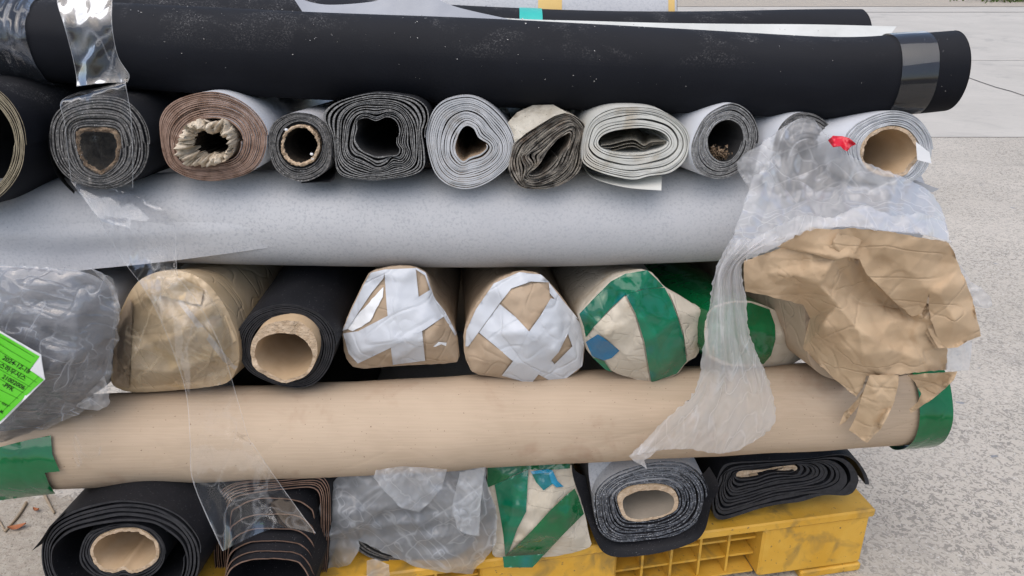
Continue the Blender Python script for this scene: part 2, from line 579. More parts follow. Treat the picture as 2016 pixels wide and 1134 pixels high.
def groundmats():
    t = NT('exposed_aggregate_concrete')
    col = t.mix(t.ramp(t.noise(1.1, 5, .6, .3), .35, .65), (.46, .415, .35), (.53, .48, .41))
    col = t.mix(t.ramp(t.noise(1.7, 5, .7, .8), .55, .72, 0, .45), col, (.24, .22, .195))
    v = t.noise(52, 3, .65, 1.6)
    grain = t.ramp(v, .50, .57)
    dens = t.ramp(t.noise(2.5, 3), .3, .7, .35, .75)
    col = t.mix(t.math('MULTIPLY', grain, dens), col, (.15, .14, .125))
    v2 = t.noise(95, 2, .6, .8)
    col = t.mix(t.ramp(v2, .62, .68, 0, .8), col, (.58, .55, .5))
    col = t.mix(t.ramp(t.noise(16, 2, .4), .73, .75, 0, .7), col, (.16, .19, .23))
    t.l(col, t.b.inputs['Base Color'])
    t.b.inputs['Roughness'].default_value = .85
    t.l(t.bump(v, .6, .004), t.b.inputs['Normal'])
    M['aggregate'] = t.m
    t = NT('trowelled_concrete')
    col = t.mix(t.ramp(t.noise(.7, 6, .65, .6), .35, .65), (.45, .42, .37), (.51, .475, .42))
    col = t.mix(t.ramp(t.noise(4, 5, .7, 1.5, t.co((1, 4, 1), rot=(0, 0, .2))), .55, .72, 0, .5), col, (.30, .29, .275))
    col = t.mix(t.ramp(t.noise(50, 3, .7), .62, .72, 0, .4), col, (.25, .24, .23))
    col = t.mix(t.ramp(t.noise(.9, 5, .7, 1.2), .55, .7, 0, .5), col, (.27, .255, .235))
    t.l(col, t.b.inputs['Base Color'])
    t.b.inputs['Roughness'].default_value = .8
    t.l(t.bump(t.noise(30, 4), .3, .004), t.b.inputs['Normal'])
    M['concrete'] = t.m
    t = NT('sandy_ground')
    col = t.mix(t.ramp(t.noise(40, 5, .7), .35, .65), (.36, .31, .25), (.45, .40, .33))
    col = t.mix(t.ramp(t.noise(150, 3, .7), .58, .66), col, (.2, .17, .13))
    t.l(col, t.b.inputs['Base Color'])
    t.b.inputs['Roughness'].default_value = .95
    t.l(t.bump(t.noise(60, 5, .7), .8, .01), t.b.inputs['Normal'])
    M['sand'] = t.m
    M['joint'] = surf('joint_dirt', (.10, .095, .09), (.16, .15, .14), 20, .95, .1, .3)


groundmats()


# ------------------------------------------------------------------ shape builders
def roll(T, curves, Y, ax, L, turns, mats, fill=.8, tele=0.0, jit=.0012, wob=.35, N=88, seed=0, part='rolled_sheet', c=None, Lin=.05):
    """one sheet wound into a spiral; curves = [(f, outline px)], f 0 inner .. 1 outer; mats = outside, cut edge, inside"""
    allp = curves[-1][1]
    cx = sum(p[0] for p in allp) / len(allp)
    cy = sum(p[1] for p in allp) / len(allp)
    O = P(cx, cy, Y)
    e1 = Vector((ax.y, -ax.x, 0)).normalized()
    e2 = e1.cross(ax).normalized()
    rs = []
    for f, pts in curves:
        q = ring_from(pts, N, c)
        rs.append((f, [((h - O).dot(e1), (h - O).dot(e2)) for h in (hit(x, y, O, ax) for x, y in q)]))

    def pos(s, th):
        f = max(0.0, min(1.0, s / turns))
        th = th % 1.0 * N
        i = int(th) % N
        t = th - int(th)
        for (f0, a), (f1, b) in zip(rs, rs[1:]):
            if f <= f1 or f1 == rs[-1][0]:
                k = (f - f0) / max(1e-6, f1 - f0)
                break
        pa = (a[i][0] + (a[(i + 1) % N][0] - a[i][0]) * t, a[i][1] + (a[(i + 1) % N][1] - a[i][1]) * t)
        pb = (b[i][0] + (b[(i + 1) % N][0] - b[i][0]) * t, b[i][1] + (b[(i + 1) % N][1] - b[i][1]) * t)
        return Vector((pa[0] + (pb[0] - pa[0]) * k, pa[1] + (pb[1] - pa[1]) * k))
    V, Fc, fm = [], [], []
    n = int(turns * N)
    for j in range(n + 1):
        s = j / N
        a = 2 * math.pi * s
        w = wob * (sn(math.cos(a) * 1.3 + seed * 9, math.sin(a) * 1.3, s * .45)) * min(1, s, turns - s + .15)
        ss = max(0, min(turns, s + w + .45 * sn(s * .85 + seed * 7.3, seed) * min(1, s, turns - s)))
        p0, p1 = pos(max(0, ss - .5), s), pos(min(turns, ss + .5), s)
        h = (p1 - p0) * (.5 * fill * (.9 + .25 * sn(s * 1.7, seed * 3.1)))
        m = pos(ss, s)
        z = tele * (1 - s / turns) + jit * (sn(math.cos(a) * 2 + seed, math.sin(a) * 2, s * 2.3) + .8 * (hsh(int(s), 5, seed)))
        pi, po = m - h, m + h
        A = O + e1 * pi.x + e2 * pi.y + ax * z
        B = O + e1 * po.x + e2 * po.y + ax * z
        bk = ax * (L if (Lin is None or s > turns - 1.2 or s < 1) else Lin)
        b = len(V)
        V += [A, B, A.copy(), A + bk, B.copy(), B + bk]
        if j:
            q = b - 6
            Fc += [(q, q + 1, b + 1, b), (q + 2, b + 2, b + 3, q + 3), (q + 4, q + 5, b + 5, b + 4)]
            fm += [1, 2, 0]
    # end caps of the strip
    Fc += [(0, 3, 5, 1), (len(V) - 6, len(V) - 5, len(V) - 1, len(V) - 3)]
    fm += [2, 0]
    sm = [k != 1 for k in fm]
    return T.add(part, V, Fc, list(mats), fm, sm)


def tube(T, outer, inner, Y, ax, L, mats, ragged=0.0, N=72, seed=0, part='core', crum=0.0, yin=0.0):
    """closed ring: cardboard core; mats = outside, front edge, inside"""
    cx = sum(p[0] for p in outer) / len(outer)
    cy = sum(p[1] for p in outer) / len(outer)
    O = P(cx, cy, Y)
    qo, qi = ring_from(outer, N), ring_from(inner, N)
    V, Fc, fm = [], [], []
    K = 5
    for i in range(N):
        a = 2 * math.pi * i / N
        z = ragged * (sn(math.cos(a) * 2.2 + seed * 5, math.sin(a) * 2.2, 1.7) + .5 * sn(math.cos(a) * 7 + seed, math.sin(a) * 7, 4))
        A = hit(*qi[i], O, ax)
        B = hit(*qo[i], O, ax)
        ringp = []
        for k in range(K):
            t = k / (K - 1)
            d = z + yin * (1 - t)
            if crum:
                d += crum * (crumple(a * 9, t * 3, seed, 3)) - crum * math.sin(math.pi * t)
            p = A.lerp(B, t) + ax * d
            if crum:
                p += (B - A) * (.18 * sn(a * 3 + k, seed, k) + .14 * sn(a * 11, seed + 4, k))
            ringp.append(p)
        b = len(V)
        V += ringp + [ringp[0].copy(), ringp[0] + ax * L, ringp[-1].copy(), ringp[-1] + ax * L]
    S = K + 4
    for i in range(N):
        j = (i + 1) % N
        a, b = i * S, j * S
        for k in range(K - 1):
            Fc.append((a + k, a + k + 1, b + k + 1, b + k))
            fm.append(1)
        Fc += [(a + K, b + K, b + K + 1, a + K + 1), (a + K + 2, a + K + 3, b + K + 3, b + K + 2)]
        fm += [2, 0]
    return T.add(part, V, Fc, list(mats), fm, True)


def loft(T, rows, nu, nv, mat, part, disp=None, parent=None, edge=0.0, seed=0, open_n=True):
    """sheet through a grid of (px, py, Y) controls"""
    cols = [catmull(r, nu, False) for r in rows]
    V, Fc, uv = [], [], []
    for i in range(nu):
        c = catmull_param([cols[k][i] for k in range(len(rows))], nv)
        for j in range(nv):
            u, v = i / (nu - 1), j / (nv - 1)
            x, y, Y = c[j]
            if edge and (i in (0, nu - 1) or j in (0, nv - 1)):
                x += edge * sn(x * .11, y * .11, seed)
                y += edge * sn(x * .11 + 9, y * .11, seed)
            d = disp(u, v, x, y) if disp else 0
            V.append(P(x, y, Y - d))
            uv.append((u, v))
    for i in range(nu - 1):
        for j in range(nv - 1):
            a = i * nv + j
            Fc.append((a, a + nv, a + nv + 1, a + 1))
    return T.add(part, V, Fc, mat, None, True, parent, uv)


def catmull_param(p, n):
    m = len(p)
    out = []
    for i in range(n):
        s = i / (n - 1) * (m - 1)
        k = min(m - 2, int(s))
        t = s - k
        q = [p[max(0, min(m - 1, k + d))] for d in (-1, 0, 1, 2)]
        out.append(tuple(0.5 * (2 * q[1][d] + (q[2][d] - q[0][d]) * t + (2 * q[0][d] - 5 * q[1][d] + 4 * q[2][d] - q[3][d]) * t * t
                                + (3 * q[1][d] - q[0][d] - 3 * q[2][d] + q[3][d]) * t ** 3) for d in range(3)))
    return out


class Depth:
    """piecewise linear field over control points (px, py, value): straight folds between them"""

    def __init__(s, pts, soft=0):
        s.p = pts
        vs = [Vector((a[0], a[1])) for a in pts]
        r = delaunay_2d_cdt(vs, [], [], 0, 1e-4)
        s.v, s.f = r[0], r[2]
        s.val = []
        for k, o in enumerate(r[3]):
            s.val.append(pts[o[0]][2])
        s.tri = []
        for f in s.f:
            a, b, c = (s.v[i] for i in f)
            den = (b.y - c.y) * (a.x - c.x) + (c.x - b.x) * (a.y - c.y)
            if abs(den) > 1e-9:
                s.tri.append((a, b, c, den, [s.val[i] for i in f]))

    def __call__(s, x, y):
        for a, b, c, den, v in s.tri:
            w0 = ((b.y - c.y) * (x - c.x) + (c.x - b.x) * (y - c.y)) / den
            if w0 < -.001:
                continue
            w1 = ((c.y - a.y) * (x - c.x) + (a.x - c.x) * (y - c.y)) / den
            w2 = 1 - w0 - w1
            if w1 >= -.001 and w2 >= -.001:
                return w0 * v[0] + w1 * v[1] + w2 * v[2]
        return min(((x - p[0]) ** 2 + (y - p[1]) ** 2, p[2]) for p in s.p)[1]


def rough_edge(poly, amp, step=9, seed=0):
    out = []
    n = len(poly)
    for i in range(n):
        a, b = poly[i], poly[(i + 1) % n]
        L = math.hypot(b[0] - a[0], b[1] - a[1])
        m = max(1, int(L / step))
        for k in range(m):
            t = k / m
            x, y = a[0] + (b[0] - a[0]) * t, a[1] + (b[1] - a[1]) * t
            q = amp * sn(x * .13, y * .13, seed) + amp * .5 * sn(x * .4, y * .4, seed + 3)
            nx, ny = (b[1] - a[1]) / max(L, 1e-6), -(b[0] - a[0]) / max(L, 1e-6)
            w = 0 if k == 0 else 1
            out.append((x + nx * q * w, y + ny * q * w))
    return out


def patch_mesh(poly, fpoint, step=6, seed=0):
    """triangulated sheet inside the px outline, fpoint(px, py) -> world"""
    rnd = random.Random(seed)
    xs = [p[0] for p in poly]
    ys = [p[1] for p in poly]
    vs = [Vector((p[0], p[1])) for p in poly]
    n = len(vs)
    ed = [(i, (i + 1) % n) for i in range(n)]
    y = min(ys)
    row = 0
    while y < max(ys):
        x = min(xs) + (row % 2) * step * .5
        while x < max(xs):
            px, py = x + rnd.uniform(-.2, .2) * step, y + rnd.uniform(-.2, .2) * step
            if inside(px, py, poly):
                vs.append(Vector((px, py)))
            x += step
        y += step * .87
        row += 1
    r = delaunay_2d_cdt(vs, ed, [], 0, 1e-3)
    v2, fs = r[0], r[2]
    tri = []
    for f in fs:
        cx = sum(v2[i].x for i in f) / len(f)
        cy = sum(v2[i].y for i in f) / len(f)
        if inside(cx, cy, poly):
            tri.append(tuple(reversed(f)))
    return [fpoint(v.x, v.y) for v in v2], tri, [(v.x, v.y) for v in v2]


def sheet(T, part, poly, depth, mat, step=6, crum=0.0, cscale=40, seed=0, rough=0.0, parent=None, octs=3, fn=None, label=None, fold=0.0, lam=110):
    pl = rough_edge(poly, rough, 8, seed) if rough else rough_edge(poly, 0, 14)

    def fp(x, y):
        d = depth(x, y) if callable(depth) else depth
        if crum:
            d -= crum * crumple(x / cscale, y / cscale, seed, octs)
        if fold:
            d -= fold * folds(x, y, seed, 6, lam)
        if fn:
            d -= fn(x, y)
        return P(x, y, d)
    V, Fc, _ = patch_mesh(pl, fp, step, seed)
    return T.add(part, V, Fc, mat, None, True, parent, None, label)


def wrapped(T, outline, Y, ax, facets, L, mface, mside, crum=.006, cscale=60, seed=0, step=6, back=None, part='paper_wrap', smoothn=2, drop=1.0, shrink=1.0, rim=.002, sidepart=None):
    """wrapped end of a roll: folded end face and the wrapped body behind it; returns the height field for tape"""
    pl = outline
    for _ in range(smoothn):
        q = []
        for i in range(len(pl)):
            a, b = pl[i], pl[(i + 1) % len(pl)]
            q += [(a[0] * .8 + b[0] * .2, a[1] * .8 + b[1] * .2), (a[0] * .2 + b[0] * .8, a[1] * .2 + b[1] * .8)]
        pl = q
    pl = rough_edge(pl, 1.2, 7, seed)
    area = sum(pl[i][0] * pl[(i + 1) % len(pl)][1] - pl[(i + 1) % len(pl)][0] * pl[i][1] for i in range(len(pl)))
    if area < 0:
        pl = pl[::-1]
    cx = sum(p[0] for p in pl) / len(pl)
    cy = sum(p[1] for p in pl) / len(pl)
    O = P(cx, cy, Y)
    D = Depth([(p[0], p[1], 0.0) for p in outline] + [(a, b, h * .0013) for a, b, h in facets])

    def edged(x, y):
        return min(1.0, min(math.hypot(x - p[0], y - p[1]) for p in pl[::2]) / 26)

    def hf(x, y):
        e = edged(x, y)
        return D(x, y) + rim * math.sqrt(max(0, 1 - (1 - e) ** 2)) + (crum * .5 * crumple(x / cscale, y / cscale, seed, 2) + crum * .8 * folds(x, y, seed, 5, cscale * 1.5)) * e

    def fp(x, y, off=0.0):
        return hit(x, y, O - ax * (hf(x, y) + off), ax)
    V, Fc, uv2 = patch_mesh(pl, fp, step, seed)
    T.add(part, V, Fc, mface, None, True)
    # body
    n = len(pl)
    rings = []
    r0 = [hit(p[0], p[1], O, ax) for p in pl]
    cen = sum(r0, Vector()) / n
    rad = sum((v - cen).length for v in r0) / n
    for d, k, rd, dz in ((0, 1.0, 0, 0), (.012, 1.0, .03, .001), (.05, .97, .15, .006), (.12, .93, .4, .014), (L, .90, .6, .016)):
        rings.append([cen + ((v - cen) * (1 - rd) + (v - cen).normalized() * rad * rd) * (k if d == 0 else k * shrink) + ax * d - Vector((0, 0, dz * drop)) for v in r0])
    V = [v for r in rings for v in r]
    Fc = []
    for k in range(len(rings) - 1):
        for i in range(n):
            j = (i + 1) % n
            Fc.append((k * n + i, k * n + n + i, k * n + n + j, k * n + j))
    T.add(sidepart or 'wrapped_body', V, Fc, mside, None, True)
    return fp


def tape(T, fp, poly, mat, part='tape_strip', off=.0025, step=6, seed=0, rough=0.0, label=None):
    pl = rough_edge(poly, rough, 8, seed)
    V, Fc, _ = patch_mesh(pl, lambda x, y: fp(x, y, off + .0012 * (1 + sn(x * .06, y * .06, seed * 3.3)) + .0016 * crumple(x / 26, y / 26, seed + 40, 2)), step, seed)
    T.add(part, V, Fc, mat, None, True, None, None, label)


def stations(st, n):
    """(px, ytop, ybottom, Y) -> centres and radii along a long roll"""
    cs = []
    for px, yt, yb, Y in st:
        a, b = ray(px, yt).normalized(), ray(px, yb).normalized()
        m = (a + b).normalized()
        al = a.angle(b) / 2
        c = CO + m * (Y / m.y)
        d = Vector((0, c.y, c.z - CAMZ)).length
        cs.append((*c, d * math.sin(al)))
    out = []
    m = len(cs)
    for i in range(n):
        s = i / (n - 1) * (m - 1)
        k = min(m - 2, int(s))
        t = s - k
        q = [cs[max(0, min(m - 1, k + d))] for d in (-1, 0, 1, 2)]
        v = [0.5 * (2 * q[1][d] + (q[2][d] - q[0][d]) * t + (2 * q[0][d] - 5 * q[1][d] + 4 * q[2][d] - q[3][d]) * t * t
                    + (3 * q[1][d] - q[0][d] - 3 * q[2][d] + q[3][d]) * t ** 3) for d in range(4)]
        out.append((Vector(v[:3]), v[3]))
    return out


def long_roll(T, st, mat, medge, n=110, N=96, bumpy=.003, part='rolled_sheet', seed=0, over=0.0, layers=7, crease=0.0):
    S = stations(st, n)
    V, Fc, fm = [], [], []
    for i, (c, r) in enumerate(S):
        for k in range(N):
            a = 2 * math.pi * k / N
            rr = r + over + bumpy * sn(c.x * 2.2 + seed, math.cos(a) * 1.6, math.sin(a) * 1.6)
            if crease:
                rr += crease * folds(c.x * 1000, a * 100, seed, 5, 220)
            V.append(c + Vector((0, math.cos(a), math.sin(a))) * rr)
    for i in range(n - 1):
        for k in range(N):
            k2 = (k + 1) % N
            Fc.append((i * N + k, i * N + k2, i * N + N + k2, i * N + N + k))
            fm.append(0)
    # wound layers showing at both ends
    for end, dr in ((0, 1), (n - 1, -1)):
        c, r = S[end]
        for l in range(layers):
            ro, ri = r * (1 - l * .085), r * (1 - l * .085 - .06)
            b = len(V)
            dx = dr * (.0 + .002 * hsh(l, end, seed))
            for k in range(N):
                a = 2 * math.pi * k / N
                d = Vector((0, math.cos(a), math.sin(a)))
                V += [c + d * ro + Vector((dx, 0, 0)), c + d * ri + Vector((dx, 0, 0)), c + d * ri + Vector((dx + dr * .05, 0, 0)), c + d * ro + Vector((dx + dr * .05, 0, 0))]
            for k in range(N):
                a, d = b + 4 * k, b + 4 * ((k + 1) % N)
                fs = [(a, a + 1, d + 1, d), (a + 1, a + 2, d + 2, d + 1)] + ([(a, d, d + 3, a + 3)] if l else [])
                Fc += fs
                fm += [1] + [0] * (len(fs) - 1)
    return T.add(part, V, Fc, [mat, medge], fm, True)


def band(T, st, x0, x1, over, mat, part='tape_band', n=10, N=96, parent=None, a0=0.0, a1=2 * math.pi, skew=0.0, amp=0.0, seed=0, tot=400, bumpy=.0, bseed=0):
    """strip of tape or film around a long roll between two px columns"""
    S = stations(st, tot)

    def at(px):
        X = None
        best = min(S, key=lambda s: abs((s[0] - CO).x / ((s[0] - CO).y * CP - (s[0] - CO).z * SP) * F + W / 2 - px))
        return best
    V, Fc = [], []
    full = abs(a1 - a0 - 2 * math.pi) < 1e-6
    M_ = N if full else N + 1
    for i in range(n):
        for k in range(M_):
            a = a0 + (a1 - a0) * k / N
            px = x0 + (x1 - x0) * i / (n - 1)
            c, r = at(px)
            cx = c + Vector((skew * math.sin(a), 0, 0))
            rr = r + over + bumpy * sn(c.x * 2.2 + bseed, math.cos(a) * 1.6, math.sin(a) * 1.6) + amp * (crumple(px / 18, a * 2.2, seed) * .5 + .5)
            V.append(cx + Vector((0, math.cos(a), math.sin(a))) * rr)
    for i in range(n - 1):
        for k in range(N):
            k2 = (k + 1) % M_
            Fc.append((i * M_ + k, i * M_ + k2, i * M_ + M_ + k2, i * M_ + M_ + k))
    return T.add(part, V, Fc, mat, None, True, parent)


def box(x0, x1, y0, y1, z0, z1, fr):
    v = [fr(x, y, z) for x in (x0, x1) for y in (y0, y1) for z in (z0, z1)]
    return v, [(0, 1, 3, 2), (4, 6, 7, 5), (0, 4, 5, 1), (2, 3, 7, 6), (0, 2, 6, 4), (1, 5, 7, 3)]


def bevel_box(x0, x1, y0, y1, z0, z1, b, fr):
    V, Fc = [], []
    pro = [(x0 + b, z0), (x1 - b, z0), (x1, z0 + b), (x1, z1 - b), (x1 - b, z1), (x0 + b, z1), (x0, z1 - b), (x0, z0 + b)]
    for y, sh in ((y0, b), (y0 + b, 0), (y1 - b, 0), (y1, b)):
        cx, cz = (x0 + x1) / 2, (z0 + z1) / 2
        for x, z in pro:
            V.append(fr(x + (sh if x < cx else -sh), y, z + (sh if z < cz else -sh)))
    for k in range(3):
        for i in range(8):
            j = (i + 1) % 8
            Fc.append((k * 8 + i, k * 8 + j, k * 8 + 8 + j, k * 8 + 8 + i))
    Fc += [tuple(range(7, -1, -1)), tuple(range(24, 32))]
    return V, Fc


# ================================================================== SETTING
def quad(name, pts, m, z):
    return structure(name, [(p[0], p[1], z) for p in pts], [tuple(range(len(pts)))], m)


def yat(py):
    return G(1008, py).y


quad('ground', [(-120, -60), (120, -60), (120, 240), (-120, 240)], M['joint'], -.014)
Y1, Y2, Y3, Y4 = yat(270), yat(119), yat(24), yat(13)
quad('pavement', [(-14, -5), (14, -5), (14, Y1 - .01), (-14, Y1 - .01)], M['aggregate'], 0)
xs = [-30, -7.5, 3.0, 13, 30]
for x0, x1 in zip(xs, xs[1:]):
    quad('concrete_slab', [(x0 + .008, Y1 + .008), (x1 - .008, Y1 + .008), (x1 - .008, Y2 - .012), (x0 + .008, Y2 - .012)], M['concrete'], 0)
for x0, x1 in ((-40, -12), (-12, 2.5), (2.5, 17), (17, 40)):
    quad('concrete_slab', [(x0 + .01, Y2 + .012), (x1 - .01, Y2 + .012), (x1 - .01, Y3 - .05), (x0 + .01, Y3 - .05)], M['concrete'], 0)
quad('concrete_slab', [(-60, Y3 + .06), (60, Y3 + .06), (60, Y4 - .06), (-60, Y4 - .06)], M['concrete'], 0)
quad('sandy_verge', [(-100, Y4 + .06), (100, Y4 + .06), (100, 120), (-100, 120)], M['sand'], 0)
# wandering crack in the slab at the right
ck = [(1898, 150), (1925, 160), (1960, 172), (1990, 180), (2040, 197)]
V = []
for i, (x, y) in enumerate(ck):
    V += [(G(x, y - .6).x, G(x, y - .6).y, .004), (G(x, y + .6).x, G(x, y + .6).y, .004)]
structure('pavement_crack', V, [(2 * i, 2 * i + 1, 2 * i + 3, 2 * i + 2) for i in range(len(ck) - 1)], M['joint'])
# sandy patch at the lower left
pl = rough_edge([(-420, 1250), (-420, 940), (-100, 930), (70, 985), (135, 975), (150, 1010), (110, 1040), (150, 1134), (150, 1250)], 10, 14, 4)
structure('sand_patch', [(G(x, y).x, G(x, y).y, .004) for x, y in pl], [tuple(range(len(pl)))], M['sand'])

# low shrub at the far edge of the yard
T = Thing('shrub', 'low dark green shrub at the far edge of the concrete yard', 'shrub')
rnd = random.Random(5)
c0 = G(2005, 3)
V, Fc = [], []
for i in range(900):
    d = Vector((rnd.gauss(0, .75), rnd.gauss(0, .3), abs(rnd.gauss(0, .22))))
    p = c0 + d
    a = Vector((rnd.uniform(-1, 1), rnd.uniform(-1, 1), rnd.uniform(-1, 1))).normalized() * .05
    b = Vector((rnd.uniform(-1, 1), rnd.uniform(-1, 1), rnd.uniform(-1, 1))).normalized() * .03
    k = len(V)
    V += [p - a, p + b, p + a, p - b]
    Fc.append((k, k + 1, k + 2, k + 3))
T.add('crown', V, Fc, M['shrub'], None, False)
V, Fc = [], []
for i in range(9):
    a = c0 + Vector((rnd.uniform(-.5, .5), 0, 0))
    b = a + Vector((rnd.uniform(-.3, .3), rnd.uniform(-.1, .1), .4))
    k = len(V)
    V += [a, a + Vector((.02, 0, 0)), a + Vector((.01, .02, 0)), b]
    Fc += [(k, k + 1, k + 3), (k + 1, k + 2, k + 3), (k + 2, k, k + 3)]
T.add('stem', V, Fc, M['wood'], None, False)
T.done(c0)

# ================================================================== YELLOW PALLET
ZP = CAMZ - 1.29
pr, plft = G(1726, 1003, ZP), G(950, 1105, ZP)
ex = (plft - pr)
ex.z = 0
ex.normalize()
ey = Vector((-ex.y, ex.x, 0))
if ey.y < 0:
    ey = -ey


def pf(x, y, z):
    return pr + ex * x + ey * y + Vector((0, 0, z - ZP))


T = Thing('pallet', 'dirty yellow plastic pallet under the whole stack of rolls', 'pallet')
PW, PD = 1.72, 1.15
V, Fc = bevel_box(0, PW, 0, PD, ZP - .024, ZP, .004, pf)
T.add('deck', V, Fc, M['yellow'], None, False)


def lerpbox(x0, x1, y0, y1, z0, z1):
    return bevel_box(x0, x1, y0, y1, z0, z1, .006, pf)


xr = (G(1512, 1056, ZP - .03) - pr).dot(ex)
xl = (G(1223, 1099, ZP - .03) - pr).dot(ex)
blocks = [(.006, xr), (xl, xl + .33), (PW - .22, PW - .006)]
for y0 in (.008, PD / 2 - .08, PD - .17):
    for a, b in blocks:
        V, Fc = lerpbox(a, b, y0, y0 + .16, .024, ZP - .0245)
        T.add('block', V, Fc, M['yellow'], None, False)
for a in (.004, xl + .04, PW - .18):
    V, Fc = bevel_box(a, a + .17, .004, PD - .004, 0, .0235, .004, pf)
    T.add('runner', V, Fc, M['yellow'], None, False)
for (a, b) in ((xr, xl), (xl + .33, PW - .22)):
    n = 5
    for i in range(1, n):
        x = a + (b - a) * i / n
        V, Fc = box(x - .003, x + .003, .035, .16, .03, ZP - .026, pf)
        T.add('rib', V, Fc, M['yellow'], None, False)
    for k in range(2):
        z = .075 + k * .05
        V, Fc = box(a + .001, b - .001, .041, .155, z - .003, z + .003, pf)
        T.add('rib', V, Fc, M['yellow'], None, False)
    V, Fc = box(a + .002, b - .002, .03, .139, .024, .0295, pf)
    T.add('web', V, Fc, M['yellow'], None, False)
    V, Fc = box(a + .002, b - .002, .14, .148, .031, ZP - .027, pf)
    T.add('web', V, Fc, M['yellow'], None, False)
T.done()

# ================================================================== LONG ROLLS LYING ACROSS
BLACK = [(-170, -40, 150, 1.575), (285, 0, 184, 1.57), (900, 35, 208, 1.56), (1346, 55, 225, 1.545), (1630, 66, 238, 1.52), (1780, 57, 234, 1.505), (1866, 50, 228, 1.50)]
T = Thing('flooring_roll', 'long dusty black roll across the top of the stack, clear tape at its right end', 'roll', 'long rolls lying across the stack')
long_roll(T, BLACK, M['black'], M['blackedge'], seed=1, bumpy=.0025)
band(T, BLACK, 1738, 1806, .0032, M['film_flat'], 'tape_band', n=8, bumpy=.0025, bseed=1)
band(T, BLACK, -160, 104, .002, M['film_shiny'], 'film_wrap', n=60, amp=.005, seed=4, bumpy=.0025, bseed=1)
T.done()

BACKB = [(-200, -40, 158, 1.745), (450, -16, 170, 1.745), (880, 8, 178, 1.74), (1130, 18, 184, 1.735), (1380, 20, 184, 1.73), (1560, 16, 180, 1.715), (1685, 14, 176, 1.70)]
T = Thing('flooring_roll', 'dusty black roll behind the top one, teal tape band round it', 'roll', 'long rolls lying across the stack')
long_roll(T, BACKB, M['black'], M['blackedge'], seed=2, n=80, bumpy=.004)
band(T, BACKB, 1022, 1066, .0012, M['teal'], 'tape_band', n=5, bumpy=.004, bseed=2)
T.done()
BACKG = [(300, -85, 178, 1.96), (800, -75, 180, 1.96), (1308, -70, 180, 1.96)]
T = Thing('flooring_roll', 'pale grey roll at the back of the stack with an ochre tape band', 'roll', 'long rolls lying across the stack')
long_roll(T, BACKG, M['greyvinyl'], M['whiteedge'], seed=3, n=50, bumpy=.003)
band(T, BACKG, 1056, 1100, .0012, M['ochre'], 'tape_band', n=5, bumpy=.003, bseed=3)
band(T, BACKG, 1292, 1304, .0012, M['ochre'], 'tape_band', n=5, bumpy=.003, bseed=3)
T.done()
T = Thing('wrapped_roll', 'brown paper support roll added across behind the middle row to block light in the gaps', 'roll', 'long rolls lying across the stack')
long_roll(T, [(360, 505, 665, 2.15), (1000, 500, 658, 2.17), (1640, 492, 650, 2.2)], M['kraftroll'], M['cardedge'], n=30, seed=8)  # rear support roll, put in to stop light leaking between the middle rolls
T.done()
T = Thing('flooring_roll', 'second pale grey roll added across behind the upper row to block a bright gap', 'roll', 'long rolls lying across the stack')
long_roll(T, [(240, 232, 376, 2.12), (900, 230, 374, 2.12), (1640, 226, 370, 2.14)], M['greyvinyl'], M['whiteedge'], n=30, seed=9)  # added roll, covers bright ground showing between the upper roll ends
T.done()
# loose sheets tucked between the upper rolls
T = Thing('loose_sheet', 'curled grey vinyl sheet sticking up behind the long black top roll', 'sheet')
loft(T, [[(575, -8, 1.665), (640, 9, 1.66), (740, 2, 1.66), (790, -16, 1.66), (840, -10, 1.66), (900, 14, 1.655), (1000, 37, 1.645)],
         [(600, 30, 1.61), (640, 38, 1.61), (740, 45, 1.605), (790, 48, 1.605), (840, 50, 1.60), (900, 50, 1.60), (1000, 56, 1.60)]], 60, 8, M['greyback'], 'sheet')
T.done()
T = Thing('loose_sheet', 'thin white sheet lying flat between the two black top rolls', 'sheet')
loft(T, [[(960, 33, 1.652), (1040, 38, 1.65), (1150, 41, 1.648), (1300, 45, 1.645), (1450, 47, 1.64), (1600, 48, 1.63), (1765, 52, 1.62)],
         [(960, 50, 1.61), (1040, 52, 1.61), (1150, 60, 1.605), (1300, 66, 1.60), (1450, 70, 1.595), (1600, 74, 1.58), (1750, 72, 1.57)]], 70, 8, M['cream'], 'sheet',
     disp=lambda u, v, x, y: .002 * math.sin(x * .05))
T.done()

GREY = [(-220, 338, 530, 1.55), (300, 333, 526, 1.55), (900, 330, 526, 1.55), (1400, 328, 518, 1.55), (1785, 322, 506, 1.56)]
T = Thing('flooring_roll', 'long pale grey vinyl roll lying across the middle of the stack', 'roll', 'long rolls lying across the stack')
long_roll(T, GREY, M['greyvinyl'], M['whiteedge'], seed=5, bumpy=.003)
# overlapping outer edge of the sheet, lower left
gS = stations(GREY, 200)


def on_roll(S, px, py, over):
    d = ray(px, py).normalized()
    t = S[len(S) // 2][0].y / d.y
    for _ in range(4):
        x = d.x * t
        k = min(range(len(S)), key=lambda i: abs(S[i][0].x - x))
        c, r = S[k]
        oy, oz = -c.y, CAMZ - c.z
        A = d.y ** 2 + d.z ** 2
        B = 2 * (oy * d.y + oz * d.z)
        C = oy * oy + oz * oz - (r + over) ** 2
        D = B * B - 4 * A * C
        t = -B / (2 * A) if D < 0 else (-B - math.sqrt(D)) / (2 * A)
    return CO + d * t


def wrap_patch(T, S, part, poly, mat, over=.004, rough=0, seed=0, step=9, amp=0.0, parent=None, fn=None):
    V, Fc, _ = patch_mesh(rough_edge(poly, rough, 12, seed), lambda x, y: on_roll(S, x, y, over + (amp * (crumple(x / 30, y / 30, seed) * .5 + .5) if amp else 0) + (fn(x, y) if fn else 0)), step, seed)
    return T.add(part, V, Fc, mat, None, True, parent)


